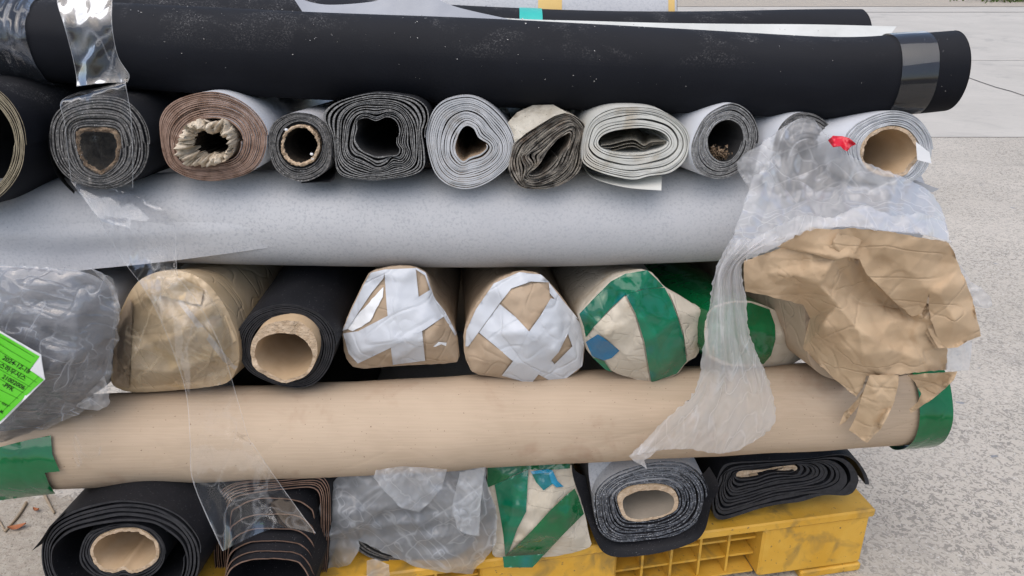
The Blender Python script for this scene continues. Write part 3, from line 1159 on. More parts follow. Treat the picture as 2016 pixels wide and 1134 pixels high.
rows = []
edge = [(-120, 520), (0, 524), (60, 529), (110, 537), (190, 529), (300, 518), (420, 503), (527, 488)]
for k, f in enumerate((0.0, .35, .7, 1.0)):
    r_ = []
    for i_, (x, ye) in enumerate(edge):
        y0 = 425
        y = y0 + (ye - y0) * f
        Yr = on_roll(gS, x, min(y, 496), -.003 if k == 0 else ((.003 if x < 500 else (-.002 if k < 3 else .001)))).y
        lift = (0.0, .001, .004, .009)[k] * (1.0 if x < 400 else (.5 if x < 500 else .0))
        r_.append((x, y, Yr - lift))
    rows.append(r_)
loft(T, rows, 70, 24, M['greyvinyl'], 'overlap_edge')
T.add('corner_flap', [P(1795, 352, 1.46), P(1849, 372, 1.45), P(1836, 379, 1.45), P(1790, 366, 1.46)], [(0, 1, 2, 3)], M['greyback'])
T.done()

BROWN = [(-70, 775, 990, 1.37), (400, 758, 960, 1.40), (1008, 735, 921, 1.445), (1500, 712, 899, 1.48), (1826, 697, 883, 1.505)]
T = Thing('wrapped_roll', 'long roll in ribbed brown paper lying across, green tape at both ends', 'roll', 'long rolls lying across the stack')
long_roll(T, BROWN, M['kraftroll'], M['cardedge'], seed=6, bumpy=.005, n=220, N=140, crease=.0022)
bS = stations(BROWN, 200)
wrap_patch(T, bS, 'green_tape', [(-90, 895), (0, 880), (55, 866), (100, 857), (103, 895), (118, 928), (88, 931), (96, 952), (109, 972), (0, 985), (-90, 992)], M['greentape2'], .0105, seed=2, step=8, amp=.001)
band(T, BROWN, 1762, 1826, .0085, M['greentape2'], 'green_tape', n=10, amp=.002, seed=3, bumpy=.005, bseed=6)
T.done()

# ================================================================== UPPER ROW OF ROLL ENDS
GU = 'roll ends in the upper row'
YB = 1.45
PB = -6


def std(lo, hi):
    return None


# big black roll cut by the left edge
T = Thing('flooring_roll', 'big black roll with olive beige layers, cut off by the left edge of the picture', 'roll', GU)
a = axis_of(6, -6)
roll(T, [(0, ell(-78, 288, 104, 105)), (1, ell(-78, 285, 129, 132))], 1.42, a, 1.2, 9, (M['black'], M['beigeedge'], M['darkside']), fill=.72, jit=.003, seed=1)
T.done()

T = Thing('flooring_roll', 'dark grey fibrous roll half covered by clear film, ragged brown hollow core', 'roll', GU)
a = axis_of(0, PB)
hole = [(152, 255), (192, 250), (231, 257), (239, 296), (228, 326), (200, 344), (167, 328), (153, 289)]
o1 = [(95, 259), (108, 222), (145, 196), (200, 188), (250, 200), (284, 240), (295, 289), (284, 335), (250, 363), (207, 374), (160, 367), (122, 343), (100, 305)]
roll(T, [(0, hole), (1, o1)], 1.44, a, 1.2, 12, (M['black'], M['darkedge'], M['darkside']), fill=.78, jit=.004, seed=2)
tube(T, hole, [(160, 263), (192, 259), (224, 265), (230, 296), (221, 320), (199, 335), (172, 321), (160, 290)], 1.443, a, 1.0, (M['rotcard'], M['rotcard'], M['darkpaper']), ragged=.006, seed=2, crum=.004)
loft(T, [[(96, 262, 1.435), (97, 300, 1.435), (112, 345, 1.435), (146, 382, 1.435)], [(103, 262, 1.55), (104, 300, 1.55), (118, 340, 1.55), (148, 372, 1.55)]], 30, 5, M['blackedge'], 'loose_edge')
T.done()

T = Thing('flooring_roll', 'brown layered roll with a crumpled paper ring in its hole', 'roll', GU)
a = axis_of(-2, PB)
o2 = [(313, 252), (322, 218), (348, 196), (389, 183), (426, 181), (463, 193), (496, 215), (520, 244), (528, 274), (518, 315), (492, 341), (444, 355), (400, 357), (355, 344), (326, 318)]
i2 = [(350, 293), (360, 262), (378, 243), (410, 235), (448, 240), (470, 262), (474, 290), (456, 314), (400, 324), (366, 316)]
m2 = [(338, 285), (350, 250), (380, 226), (425, 220), (470, 234), (488, 262), (486, 300), (462, 326), (402, 334), (355, 324)]
roll(T, [(0, i2), (.25, m2), (1, o2)], YB, a, 1.2, 14, (M['whitevinyl'], M['brownedge'], M['brownedge']), fill=.8, jit=.003, seed=3)
tube(T, [(348, 293), (366, 250), (393, 236), (420, 240), (444, 234), (464, 267), (460, 298), (444, 316), (400, 328), (363, 320)],
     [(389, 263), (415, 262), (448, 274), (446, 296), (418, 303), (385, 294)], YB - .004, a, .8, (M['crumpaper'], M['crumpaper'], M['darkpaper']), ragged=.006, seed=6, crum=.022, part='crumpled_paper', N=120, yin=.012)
T.done()

T = Thing('flooring_roll', 'small dark grey roll with a ragged brown core, between the brown and the buckled roll', 'roll', GU)
a = axis_of(2, PB)
o3 = [(529, 274), (537, 244), (563, 226), (592, 221), (626, 230), (648, 255), (655, 296), (648, 330), (626, 350), (593, 359), (559, 348), (537, 322)]
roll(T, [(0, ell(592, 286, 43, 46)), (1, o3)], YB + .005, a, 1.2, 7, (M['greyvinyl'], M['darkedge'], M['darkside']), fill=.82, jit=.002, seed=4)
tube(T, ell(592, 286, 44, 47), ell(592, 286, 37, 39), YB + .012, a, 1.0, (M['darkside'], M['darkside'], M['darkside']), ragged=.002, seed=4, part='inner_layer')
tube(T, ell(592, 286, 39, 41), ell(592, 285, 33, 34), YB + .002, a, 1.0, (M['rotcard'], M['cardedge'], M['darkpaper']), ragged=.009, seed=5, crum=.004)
loft(T, [[(648, 300, YB), (658, 320, YB), (661, 345, YB), (652, 358, YB), (625, 359, YB), (593, 361, YB)], [(648, 255, YB + .2), (657, 275, YB + .2), (660, 300, YB + .2), (652, 312, YB + .2), (627, 313, YB + .2), (597, 314, YB + .2)]], 30, 4, M['blackedge'], 'loose_flap')
for (x, y) in ((564, 255), (614, 303), (616, 312)):
    c_ = P(x, y, YB - .004)
    V = [c_ + Vector((math.cos(q * 1.047) * .0035, -.002, math.sin(q * 1.047) * .0028)) for q in range(6)] + [c_ + Vector((0, -.006, 0))]
    T.add('foam_bead', V, [(q, (q + 1) % 6, 6) for q in range(6)], M['white'])
T.done()

T = Thing('flooring_roll', 'buckled black roll with wavy layers round a square hole', 'roll', GU)
a = axis_of(0, PB)
h4 = [(706, 235), (724, 234), (741, 239), (761, 232), (778, 238), (784, 255), (781, 281), (787, 293), (782, 304), (761, 306), (738, 306), (715, 296), (706, 284), (701, 270), (706, 252)]
h4b = [(690, 275), (696, 247), (706, 230), (722, 226), (741, 233), (764, 224), (784, 232), (793, 255), (790, 280), (800, 296), (790, 314), (773, 310), (762, 322), (744, 327), (729, 318), (712, 310), (699, 306), (690, 293)]
p4 = [(664, 258), (668, 228), (692, 206), (738, 197), (782, 203), (808, 226), (820, 258), (822, 298), (812, 328), (773, 343), (729, 346), (688, 336), (668, 316), (663, 287)]
w4 = [(647, 241), (655, 219), (688, 200), (738, 190), (786, 194), (818, 206), (832, 232), (827, 260), (831, 293), (830, 328), (810, 342), (773, 350), (729, 353), (684, 346), (664, 332), (660, 300), (656, 268)]
o4 = [(634, 224), (652, 206), (686, 193), (738, 183), (787, 187), (819, 195), (839, 212), (843, 235), (836, 260), (840, 293), (839, 327), (819, 344), (773, 354), (729, 357), (680, 350), (662, 336), (658, 304), (654, 270), (643, 249)]
roll(T, [(0, h4), (.18, h4b), (.72, p4), (.88, w4), (1, o4)], YB - .01, a, 1.2, 13, (M['black'], M['mixededge'], M['darkside']), fill=.52, jit=.003, wob=.5, seed=5, N=120, c=(740, 270))
T.done()

T = Thing('flooring_roll', 'pale bluish grey roll with a teardrop hole', 'roll', GU)
a = axis_of(-1, PB)
h5 = [(919, 251), (931, 258), (939, 272), (957, 284), (958, 293), (945, 304), (925, 310), (911, 317), (898, 301), (899, 278), (908, 258)]
h5b = [(918, 236), (938, 246), (950, 264), (968, 280), (972, 296), (956, 314), (930, 322), (908, 328), (886, 306), (887, 276), (900, 248)]
o5 = [(840, 287), (840, 255), (853, 218), (876, 198), (911, 189), (940, 193), (971, 212), (997, 241), (1011, 270), (1013, 298), (1003, 327), (974, 353), (940, 370), (908, 373), (876, 362), (853, 336)]
roll(T, [(0, h5), (.15, h5b), (1, o5)], YB, a, 1.2, 15, (M['greyvinyl'], M['lightgreyedge'], M['kraft2']), fill=.88, jit=.0018, wob=.5, seed=6, c=(925, 285))
T.done()

T = Thing('flooring_roll', 'dirty crumpled roll with a slanting slit, its cream paper stained', 'roll', GU)
a = axis_of(-3, PB)
h6 = [(1043, 342), (1060, 326), (1072, 312), (1080, 296), (1095, 281), (1121, 264), (1118, 281), (1103, 304), (1086, 327), (1066, 342), (1052, 346)]
h6b = [(1030, 346), (1048, 325), (1040, 305), (1062, 290), (1095, 264), (1128, 246), (1135, 270), (1120, 310), (1095, 340), (1068, 354), (1042, 358)]
o6 = [(1012, 281), (1036, 262), (1066, 243), (1092, 226), (1118, 224), (1141, 235), (1152, 252), (1149, 293), (1144, 333), (1118, 359), (1075, 373), (1030, 372), (1010, 356), (1001, 333), (1006, 304)]
roll(T, [(0, h6), (.3, h6b), (1, o6)], YB, a, 1.2, 12, (M['dirty'], M['dirtyedge'], M['dirtyedge']), fill=.7, jit=.006, wob=.8, seed=7, N=110)
sheet(T, 'paper_cover', [(1014, 281), (998, 243), (1018, 221), (1049, 207), (1089, 206), (1116, 221), (1092, 228), (1066, 243), (1036, 262)],
      Depth([(1014, 281, 1.445), (998, 243, 1.47), (1018, 221, 1.50), (1049, 207, 1.51), (1089, 206, 1.50), (1116, 221, 1.455), (1092, 228, 1.447), (1066, 243, 1.447), (1036, 262, 1.445)]), M['dirty'], 5, .004, 18, 3)
T.done()

T = Thing('flooring_roll', 'flattened off white oval roll with a loose tail underneath', 'roll', GU)
a = axis_of(-4, PB + 3)
h7 = [(1178, 279), (1191, 265), (1225, 256), (1265, 254), (1303, 263), (1315, 276), (1310, 289), (1289, 298), (1249, 304), (1212, 301), (1186, 292)]
q7 = [(1165, 279), (1178, 255), (1212, 240), (1265, 239), (1305, 250), (1326, 271), (1327, 292), (1305, 309), (1265, 316), (1225, 316), (1186, 306), (1167, 292)]
r7 = [(1158, 279), (1172, 246), (1212, 228), (1265, 226), (1312, 240), (1338, 268), (1338, 296), (1312, 318), (1265, 328), (1225, 328), (1180, 315), (1160, 298)]
o7 = [(1146, 310), (1151, 268), (1167, 234), (1199, 215), (1239, 210), (1286, 213), (1318, 226), (1345, 247), (1356, 268), (1356, 295), (1345, 321), (1318, 342), (1278, 348), (1249, 354), (1212, 348), (1173, 337), (1151, 324)]
roll(T, [(0, h7), (.3, q7), (.42, r7), (1, o7)], YB - .01, a, 1.2, 10, (M['cream'], M['creamedge'], M['cream']), fill=.78, jit=.0015, seed=8, c=(1250, 279))
for k, dy in enumerate((0, 7, 13)):
    loft(T, [[(1183, 287 + dy * .6, 1.443), (1205, 284 + dy, 1.45), (1232, 277 + dy, 1.45), (1250, 276 + dy, 1.45), (1268, 287 + dy * .7, 1.45), (1282, 280 + dy * .5, 1.45), (1312, 278 + dy * .3, 1.45)],
             [(1183, 262 + dy * .6, 1.62), (1205, 259 + dy, 1.62), (1232, 252 + dy, 1.62), (1250, 251 + dy, 1.62), (1268, 262 + dy * .7, 1.62), (1282, 255 + dy * .5, 1.62), (1308, 253 + dy * .3, 1.62)]], 30, 3, M['dirty'], 'inner_layer')
loft(T, [[(1146, 322, 1.445), (1160, 345, 1.44), (1190, 359, 1.435), (1239, 370, 1.43), (1302, 375, 1.43)], [(1150, 322, 1.7), (1163, 340, 1.55), (1192, 345, 1.50), (1239, 350, 1.48), (1303, 346, 1.47)]], 30, 8, M['cream'], 'loose_tail')
T.done()

T = Thing('flooring_roll', 'grey fibre edged roll with a white back, dirt in its dark hole', 'roll', GU)
a = axis_of(-12, PB)
h8 = [(1393, 279), (1398, 260), (1413, 243), (1437, 237), (1456, 250), (1461, 273), (1453, 297), (1437, 315), (1416, 317), (1398, 301)]
o8 = [(1360, 295), (1366, 268), (1384, 234), (1411, 213), (1442, 203), (1469, 215), (1487, 239), (1493, 268), (1485, 305), (1464, 334), (1437, 350), (1411, 355), (1384, 347), (1366, 326)]
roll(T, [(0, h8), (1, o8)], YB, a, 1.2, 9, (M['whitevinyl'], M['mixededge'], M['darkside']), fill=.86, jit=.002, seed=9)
V, Fc = [], []
rnd = random.Random(4)
for i in range(220):
    x, y = rnd.gauss(1412, 11), rnd.gauss(303, 7)
    if not inside(x, y, h8):
        continue
    p = P(x, y, YB + rnd.uniform(-.002, .03))
    k = len(V)
    for q in range(4):
        V.append(p + Vector((rnd.uniform(-1, 1), rnd.uniform(-1, 1), rnd.uniform(-1, 1))) * .004)
    Fc += [(k, k + 1, k + 2), (k, k + 2, k + 3), (k, k + 1, k + 3), (k + 1, k + 2, k + 3)]
T.add('dirt_clump', V, Fc, M['rotcard'], None, False)
T.done()

T = Thing('flooring_roll', 'white roll under the milky plastic bag, beside the one with a big cardboard core', 'roll', GU)
a = axis_of(-14, PB - 2)
roll(T, [(0, ell(1594, 322, 32, 36)), (1, [(1520, 305), (1532, 255), (1560, 226), (1592, 222), (1626, 240), (1655, 285), (1664, 335), (1650, 378), (1615, 400), (1570, 396), (1535, 365)])], YB + .005, a, 1.2, 9,
     (M['whitevinyl'], M['darkedge'], M['darkside']), fill=.85, jit=.002, seed=10)
T.done()

T = Thing('flooring_roll', 'white roll with a wide cardboard core at the right end of the upper row', 'roll', GU)
a = axis_of(-19, PB - 4)
co = [(1694, 305), (1701, 276), (1727, 255), (1758, 248), (1786, 256), (1806, 280), (1809, 306), (1794, 334), (1770, 348), (1733, 345), (1706, 331)]
ci = [(1699, 305), (1706, 279), (1730, 260), (1758, 254), (1782, 262), (1799, 282), (1802, 306), (1788, 329), (1768, 341), (1735, 338), (1710, 326)]
o10 = [(1664, 268), (1690, 241), (1733, 222), (1768, 218), (1803, 230), (1828, 259), (1836, 290), (1831, 322), (1817, 343), (1795, 358), (1760, 364), (1719, 360), (1683, 338), (1664, 300)]
roll(T, [(0, co), (1, o10)], YB - .02, a, 1.2, 8, (M['whitevinyl'], M['whiteedge'], M['whitevinyl']), fill=.78, jit=.002, seed=11)
tube(T, co, ci, YB - .024, a, 1.1, (M['cardboard'], M['cardedge'], M['cardboard']), ragged=.006, seed=11)
T.add('loose_flap', [P(1803, 279, 1.42), P(1830, 300, 1.415), P(1834, 322, 1.41), P(1806, 315, 1.418)], [(0, 1, 2, 3)], M['white'])
T.done()

# ================================================================== MIDDLE ROW: WRAPPED ROLLS
GM = 'rolls in the middle row'
T = Thing('wrapped_roll', 'grey roll end in crinkled clear film with a green label, at the left edge', 'roll', GM)
a = axis_of(-2, 0)
c0l = [(-150, 690), (-140, 590), (-80, 540), (0, 524), (74, 528), (170, 534), (214, 560), (228, 610), (222, 660), (214, 705), (205, 752), (152, 805), (74, 840), (0, 860), (-90, 840), (-135, 770)]
fp = wrapped(T, c0l, 1.33, a, [(60, 650, 40), (0, 720, 50), (100, 720, 48), (150, 620, 25), (60, 570, 20), (150, 700, 35), (40, 800, 28), (-60, 650, 40)], 1.2,
             surf('grey_roll_end', (.17, .175, .19), (.26, .265, .28), 7, .6, .3, .3, 80, .003, big=((.09, .09, .10), 7, .7)), M['greyback'], .003, 80, 5, 8, part='end_face', drop=3.2, shrink=.9)


def c0f(x, y, off=.012):
    return fp(x, y, off + .006 * (crumple(x / 95, y / 70, 21, 2) + 1) + .003 * folds(x, y, 22, 7, 60))


fpoly = rough_edge([(-150, 690), (-140, 590), (-80, 538), (0, 521), (74, 525), (178, 527), (222, 548), (237, 602), (230, 640), (236, 668), (222, 690), (219, 740), (214, 765), (196, 788), (160, 812), (110, 836), (74, 850), (0, 872), (-90, 850), (-135, 770)], 5, 8, 3)
V, Fc, _ = patch_mesh(fpoly, c0f, 5, 3)
T.add('film_wrap', V, Fc, M['film_crinkle'], None, True)
V, Fc, _ = patch_mesh(rough_edge([(150, 800), (205, 740), (214, 765), (216, 795), (196, 808), (168, 806)], 4, 6, 5), lambda x, y: fp(x, y, .02 + .004 * crumple(x / 12, y / 12, 3)), 4, 4)
T.add('film_wrap', V, Fc, M['bag'], None, True)
V, Fc, _ = patch_mesh(rough_edge([(178, 527), (200, 536), (226, 565), (238, 610), (232, 640), (222, 650), (226, 600), (214, 562), (196, 545)], 2, 6, 6), lambda x, y: fp(x, y, .016 + .006 * crumple(x / 14, y / 14, 8)), 4, 4)
T.add('film_wrap', V, Fc, M['bag'], None, True)
# label
LY = Depth([(-140, 580, 1.245), (-140, 700, 1.235), (3, 655, 1.238), (80, 700, 1.232), (88, 746, 1.236), (66, 767, 1.238), (7, 827, 1.246), (-140, 800, 1.245), (-140, 880, 1.25)])


def lp(x, y, o=0.0):
    return P(x, y, LY(x, y) - o)


def flat(part, poly, m, o, parent=None, step=14):
    V, Fc, _ = patch_mesh(rough_edge(poly, 0, 20), lambda x, y: lp(x, y, o), step, 1)
    return T.add(part, V, Fc, m, None, True, parent)


li = flat('label_sheet', [(-72, 614), (3, 653), (81, 698), (89, 747), (67, 769), (6, 830), (-30, 860), (-100, 800)], M['white'], 0)
gi = flat('label_print', [(-70, 619), (2, 657), (78, 702), (58, 728), (86, 748), (65, 766), (4, 826), (-30, 855), (-96, 799)], M['label'], .0012, li)
flat('label_corner', [(80, 700), (88, 746), (59, 729)], M['white'], .003, li)


def text_mesh(txt, ex_, ey_, size, ang, part, parent, mat, shear=0.0):
    cu = bpy.data.curves.new('t', 'FONT')
    cu.body = txt
    cu.align_x = 'RIGHT'
    cu.size = 1.0
    cu.offset = 0.012
    cu.resolution_u = 3
    ob = bpy.data.objects.new('t', cu)
    COL.objects.link(ob)
    dg = bpy.context.evaluated_depsgraph_get()
    me = bpy.data.meshes.new_from_object(ob.evaluated_get(dg))
    V = []
    c, s = math.cos(R(ang)), math.sin(R(ang))
    dv = (math.cos(R(ang + 98)), math.sin(R(ang + 98)))
    for v in me.vertices:
        x, y = v.co.x * size, v.co.y * size
        V.append(lp(ex_ + x * c - y * dv[0], ey_ + x * s - y * dv[1], .0024))
    Fc = [tuple(p.vertices) for p in me.polygons]
    bpy.data.objects.remove(ob)
    if V:
        T.add(part, V, Fc, mat, None, False, parent)


for txt, x, y, sz in (('2024-12-18', 56, 736, 13), ('스하우시스', 48, 750, 13), ('21002006', 46, 768, 12.5), ('-PFK', 24, 771, 12.5), ('SEAT', 15, 802, 6.5), ('M', 4, 814, 8)):
    text_mesh(txt, x, y, sz, 29, 'lettering', gi, M['ink'])
for (x0, y0, x1, y1) in ((-40, 640, 68, 703), (-40, 655, 60, 714), (-40, 668, 58, 727), (-40, 688, 72, 753), (-40, 705, 60, 762), (-40, 722, 46, 774), (-40, 748, 36, 785), (-40, 770, 20, 800), (-40, 792, 6, 815), (76, 741, 3, 812)):
    d = math.hypot(x1 - x0, y1 - y0)
    nx, ny = -(y1 - y0) / d * .35, (x1 - x0) / d * .35
    flat('printed_rule', [(x0 - nx, y0 - ny), (x1 - nx, y1 - ny), (x1 + nx, y1 + ny), (x0 + nx, y0 + ny)], M['inkgreen'], .002, gi, 60)
T.done()

T = Thing('wrapped_roll', 'brown paper parcel end under glossy yellowed tape, right of the green label', 'roll', GM)
a = axis_of(4, 0)
c1 = [(218, 721), (222, 647), (252, 580), (274, 550), (315, 533), (363, 533), (407, 554), (444, 602), (470, 665), (472, 717), (452, 754), (407, 763), (315, 771), (252, 773), (218, 758)]
fp = wrapped(T, c1, 1.40, a, [(300, 580, 16), (345, 655, 34), (262, 650, 18), (255, 725, 22), (345, 735, 30), (430, 700, 26), (400, 610, 24), (355, 560, 8), (440, 740, 10), (262, 690, 26)], 1.2, M['taped'], M['taped'], .007, 60, 11, 5, drop=2)
tape(T, fp, [(352, 580), (360, 592), (460, 718), (468, 722), (462, 728), (440, 712), (352, 598)], M['bag2'], 'tape_strip', .004, 5, 2, 1)
tape(T, fp, [(224, 650), (254, 585), (262, 600), (258, 656), (254, 765), (224, 758), (222, 700)], M['kraft2'], 'paper_flap', .005, 5, 4, 2)
tape(T, fp, [(262, 660), (330, 656), (395, 640), (425, 668), (400, 756), (330, 764), (258, 766), (258, 700)], M['taped'], 'paper_flap', .0035, 5, 5, 1)
tape(T, fp, [(300, 545), (345, 540), (400, 570), (395, 600), (350, 590), (310, 580)], M['taped'], 'paper_flap', .006, 5, 6, 2)
tape(T, fp, [(230, 716), (234, 650), (262, 590), (284, 560), (318, 546), (360, 546), (400, 566), (434, 608), (458, 668), (460, 714), (444, 742), (404, 752), (315, 760), (254, 762), (230, 750)], M['tapewrap'], 'tape_strip', .008, 5, 2, 3)
tape(T, fp, [(410, 640), (445, 620), (466, 670), (440, 690)], M['taped'], 'tape_strip', .005, 6, 3, 3)
T.done()

T = Thing('flooring_roll', 'black rubber roll with a thick pale cardboard tube sticking out', 'roll', GM)
a = axis_of(2, 2)
o = [(464, 669), (472, 643), (498, 616), (533, 602), (567, 598), (604, 606), (636, 624), (657, 653), (662, 685), (652, 720), (630, 749), (604, 762), (572, 763), (533, 754), (493, 733), (472, 704)]
co = [(493, 690), (501, 662), (522, 641), (559, 631), (591, 635), (617, 656), (625, 688), (617, 721), (596, 743), (559, 752), (522, 740), (498, 718)]
roll(T, [(0, [(p[0], p[1] - 6) for p in co]), (1, o)], 1.40, a, 1.2, 8, (M['black2'], M['blackedge'], M['black2']), fill=.8, jit=.001, wob=.2, seed=12)
ci = [(502, 692), (511, 670), (540, 657), (572, 657), (599, 669), (614, 691), (613, 713), (600, 734), (572, 745), (546, 743), (517, 726), (503, 708)]
tube(T, co, ci, 1.372, a, 1.1, (M['cardboard'], M['cardedge'], M['cardboard']), ragged=.006, seed=13)
T.done()

T = Thing('wrapped_roll', 'paper wrapped roll end with white tape strips, right of the cardboard tube', 'roll', GM)
a = axis_of(-1, 0)
c3 = [(673, 651), (689, 611), (715, 558), (728, 534), (779, 523), (816, 525), (840, 537), (858, 593), (877, 614), (900, 656), (906, 712), (874, 716), (784, 720), (699, 727), (678, 701)]
fp = wrapped(T, c3, 1.455, a, [(790, 550, 12), (775, 610, 26), (770, 670, 40), (840, 670, 34), (715, 690, 24), (720, 620, 16), (845, 600, 14), (885, 690, 16), (780, 705, 26), (865, 640, 22)], 1.2, M['kraft2'], M['kraft2'], .006, 60, 12, 5, smoothn=1, drop=2.4)
Z6 = lambda q: [(440 + x / 3.779, 500 + y / 3.779) for x, y in q]
tape(T, fp, Z6([(1500, 570), (1640, 470), (1735, 610), (1745, 790), (1640, 805), (1510, 790)]), M['kraft2'], 'paper_flap', .002, 5, 8, 1)
tape(T, fp, Z6([(1560, 690), (1600, 655), (1660, 660), (1655, 685), (1620, 672), (1580, 690)]), M['white'], 'torn_paper', .005, 4, 5, 2)
tape(T, fp, Z6([(885, 570), (950, 420), (1045, 225), (1095, 140), (1200, 115), (1190, 180), (1100, 290), (1000, 440), (920, 560)]), M['whitetape'], off=.003, seed=1)
tape(T, fp, Z6([(1195, 115), (1430, 105), (1450, 300), (1480, 600), (1500, 795), (1260, 825), (1245, 700), (1215, 400)]), M['whitetape'], off=.0035, seed=2)
tape(T, fp, Z6([(890, 590), (1000, 575), (1240, 450), (1540, 265), (1600, 380), (1640, 465), (1500, 560), (1240, 700), (1000, 815), (930, 740)]), M['whitetape'], off=.0048, seed=3)
tape(T, fp, Z6([(1430, 100), (1505, 140), (1570, 330), (1650, 430), (1735, 590), (1725, 610), (1640, 470), (1535, 270), (1500, 160), (1435, 118)]), M['whitetape'], off=.004, seed=4)
tape(T, fp, Z6([(915, 555), (1000, 450), (1190, 245), (1185, 320), (1090, 500), (960, 575)]), M['white'], 'torn_paper', .002, 4, 5, 2)
T.done()

T = Thing('wrapped_roll', 'paper wrapped roll end with crossed white tape and a bare brown corner on top', 'roll', GM)
a = axis_of(-5, 0)
c4 = [(912, 655), (930, 608), (972, 554), (1022, 533), (1065, 539), (1100, 577), (1131, 620), (1148, 635), (1152, 682), (1146, 724), (1111, 747), (1077, 755), (1046, 757), (988, 744), (930, 736), (914, 701)]
fp = wrapped(T, c4, 1.45, a, [(1030, 590, 26), (1040, 655, 46), (965, 655, 24), (1095, 690, 32), (1040, 715, 30), (985, 600, 14), (1100, 630, 22), (950, 710, 22), (1070, 560, 8), (1130, 700, 14)], 1.2, M['kraft2'], M['kraft2'], .007, 60, 13, 5, smoothn=1, drop=2.2)
Z7 = lambda q: [(860 + x / 2.585, 500 + y / 2.585) for x, y in q]
tape(T, fp, Z7([(330, 245), (400, 175), (520, 145), (575, 190), (575, 235), (520, 320), (465, 390), (400, 320)]), M['kraft2'], 'paper_flap', .002, 5, 8, 1)
tape(T, fp, Z7([(205, 400), (385, 535), (330, 615), (180, 600), (150, 500)]), M['kraft2'], 'paper_flap', .002, 5, 9, 1)
tape(T, fp, Z7([(145, 470), (150, 390), (200, 280), (290, 150), (420, 92), (530, 105), (575, 145), (480, 140), (380, 175), (320, 250), (270, 320), (215, 395), (160, 470)]), M['whitetape'], off=.003, seed=1)
tape(T, fp, Z7([(215, 400), (320, 255), (400, 320), (470, 395), (560, 510), (655, 635), (590, 652), (520, 615), (440, 570), (380, 540), (300, 470)]), M['whitetape'], off=.0035, seed=2)
tape(T, fp, Z7([(580, 225), (640, 240), (690, 310), (670, 400), (620, 500), (520, 610), (480, 660), (330, 620), (400, 530), (470, 395), (530, 310)]), M['whitetape'], off=.005, seed=3)
tape(T, fp, Z7([(690, 310), (740, 360), (750, 470), (740, 570), (650, 640), (560, 600), (640, 520), (690, 470), (665, 400)]), M['whitetape'], off=.0042, seed=4)
tape(T, fp, Z7([(570, 145), (640, 235), (720, 330), (690, 325), (610, 240), (575, 200)]), M['whitetape'], off=.004, seed=5)
T.done()

T = Thing('wrapped_roll', 'cream paper wrapped roll end with a broad green tape band and a blue tape scrap', 'roll', GM)
a = axis_of(-9, 0)
c5 = [(1138, 616), (1200, 554), (1224, 539), (1278, 530), (1309, 566), (1336, 581), (1388, 612), (1382, 662), (1374, 701), (1351, 713), (1332, 740), (1282, 756), (1208, 734), (1162, 701), (1152, 670), (1148, 647)]
fp = wrapped(T, c5, 1.445, a, [(1230, 585, 34), (1255, 620, 48), (1290, 660, 52), (1200, 655, 40), (1340, 620, 24), (1230, 700, 30), (1300, 720, 34), (1180, 640, 22), (1350, 670, 18), (1270, 560, 12)], 1.2, M['creampaper'], M['creampaper'], .007, 55, 14, 5, smoothn=1, drop=2.2)
tape(T, fp, Z7([(795, 375), (870, 300), (955, 215), (1010, 320), (1050, 460), (1085, 650), (1000, 560), (930, 492), (860, 430)]), M['creampaper'], 'paper_flap', .003, 5, 6, 1)
tape(T, fp, Z7([(1180, 190), (1250, 225), (1355, 290), (1345, 400), (1310, 500), (1275, 530), (1255, 400), (1220, 290)]), M['creampaper'], 'paper_flap', .0035, 5, 7, 1)
tape(T, fp, Z7([(725, 305), (800, 225), (885, 140), (960, 100), (1070, 82), (1130, 140), (1155, 168), (1040, 180), (960, 208), (880, 280), (800, 370), (758, 425), (748, 370)]), M['greentape'], off=.003, seed=1)
tape(T, fp, Z7([(962, 206), (1060, 178), (1160, 172), (1195, 240), (1225, 320), (1255, 420), (1272, 545), (1220, 610), (1092, 655), (1075, 560), (1055, 440), (1010, 300)]), M['greentape'], off=.0045, seed=2)
tape(T, fp, Z7([(758, 448), (820, 408), (880, 450), (930, 492), (890, 530), (850, 542), (790, 520)]), M['bluetape'], off=.003, seed=3)
tape(T, fp, Z7([(790, 525), (850, 545), (890, 600), (860, 590)]), M['greentape'], off=.003, seed=3)
T.done()

T = Thing('wrapped_roll', 'smaller cream wrapped roll with a green tape sleeve, behind the hanging plastic', 'roll', GM)
a = axis_of(-24, 0)
c6 = [(1385, 640), (1400, 604), (1440, 592), (1478, 592), (1518, 606), (1556, 627), (1578, 648), (1580, 705), (1558, 719), (1500, 722), (1430, 722), (1390, 700)]
fp = wrapped(T, c6, 1.475, a, [(1480, 650, 22), (1540, 660, 26), (1560, 690, 14), (1430, 660, 20), (1500, 700, 20)], .9, M['creampaper'], M['greentape2'], .004, 30, 15, 6, smoothn=1, sidepart='green_sleeve')
tape(T, fp, [(1392, 625), (1405, 606), (1440, 596), (1478, 596), (1515, 609), (1526, 640), (1527, 668), (1518, 700), (1503, 717), (1440, 717), (1396, 698)], M['greentape2'], off=.003, seed=1)
T.done()

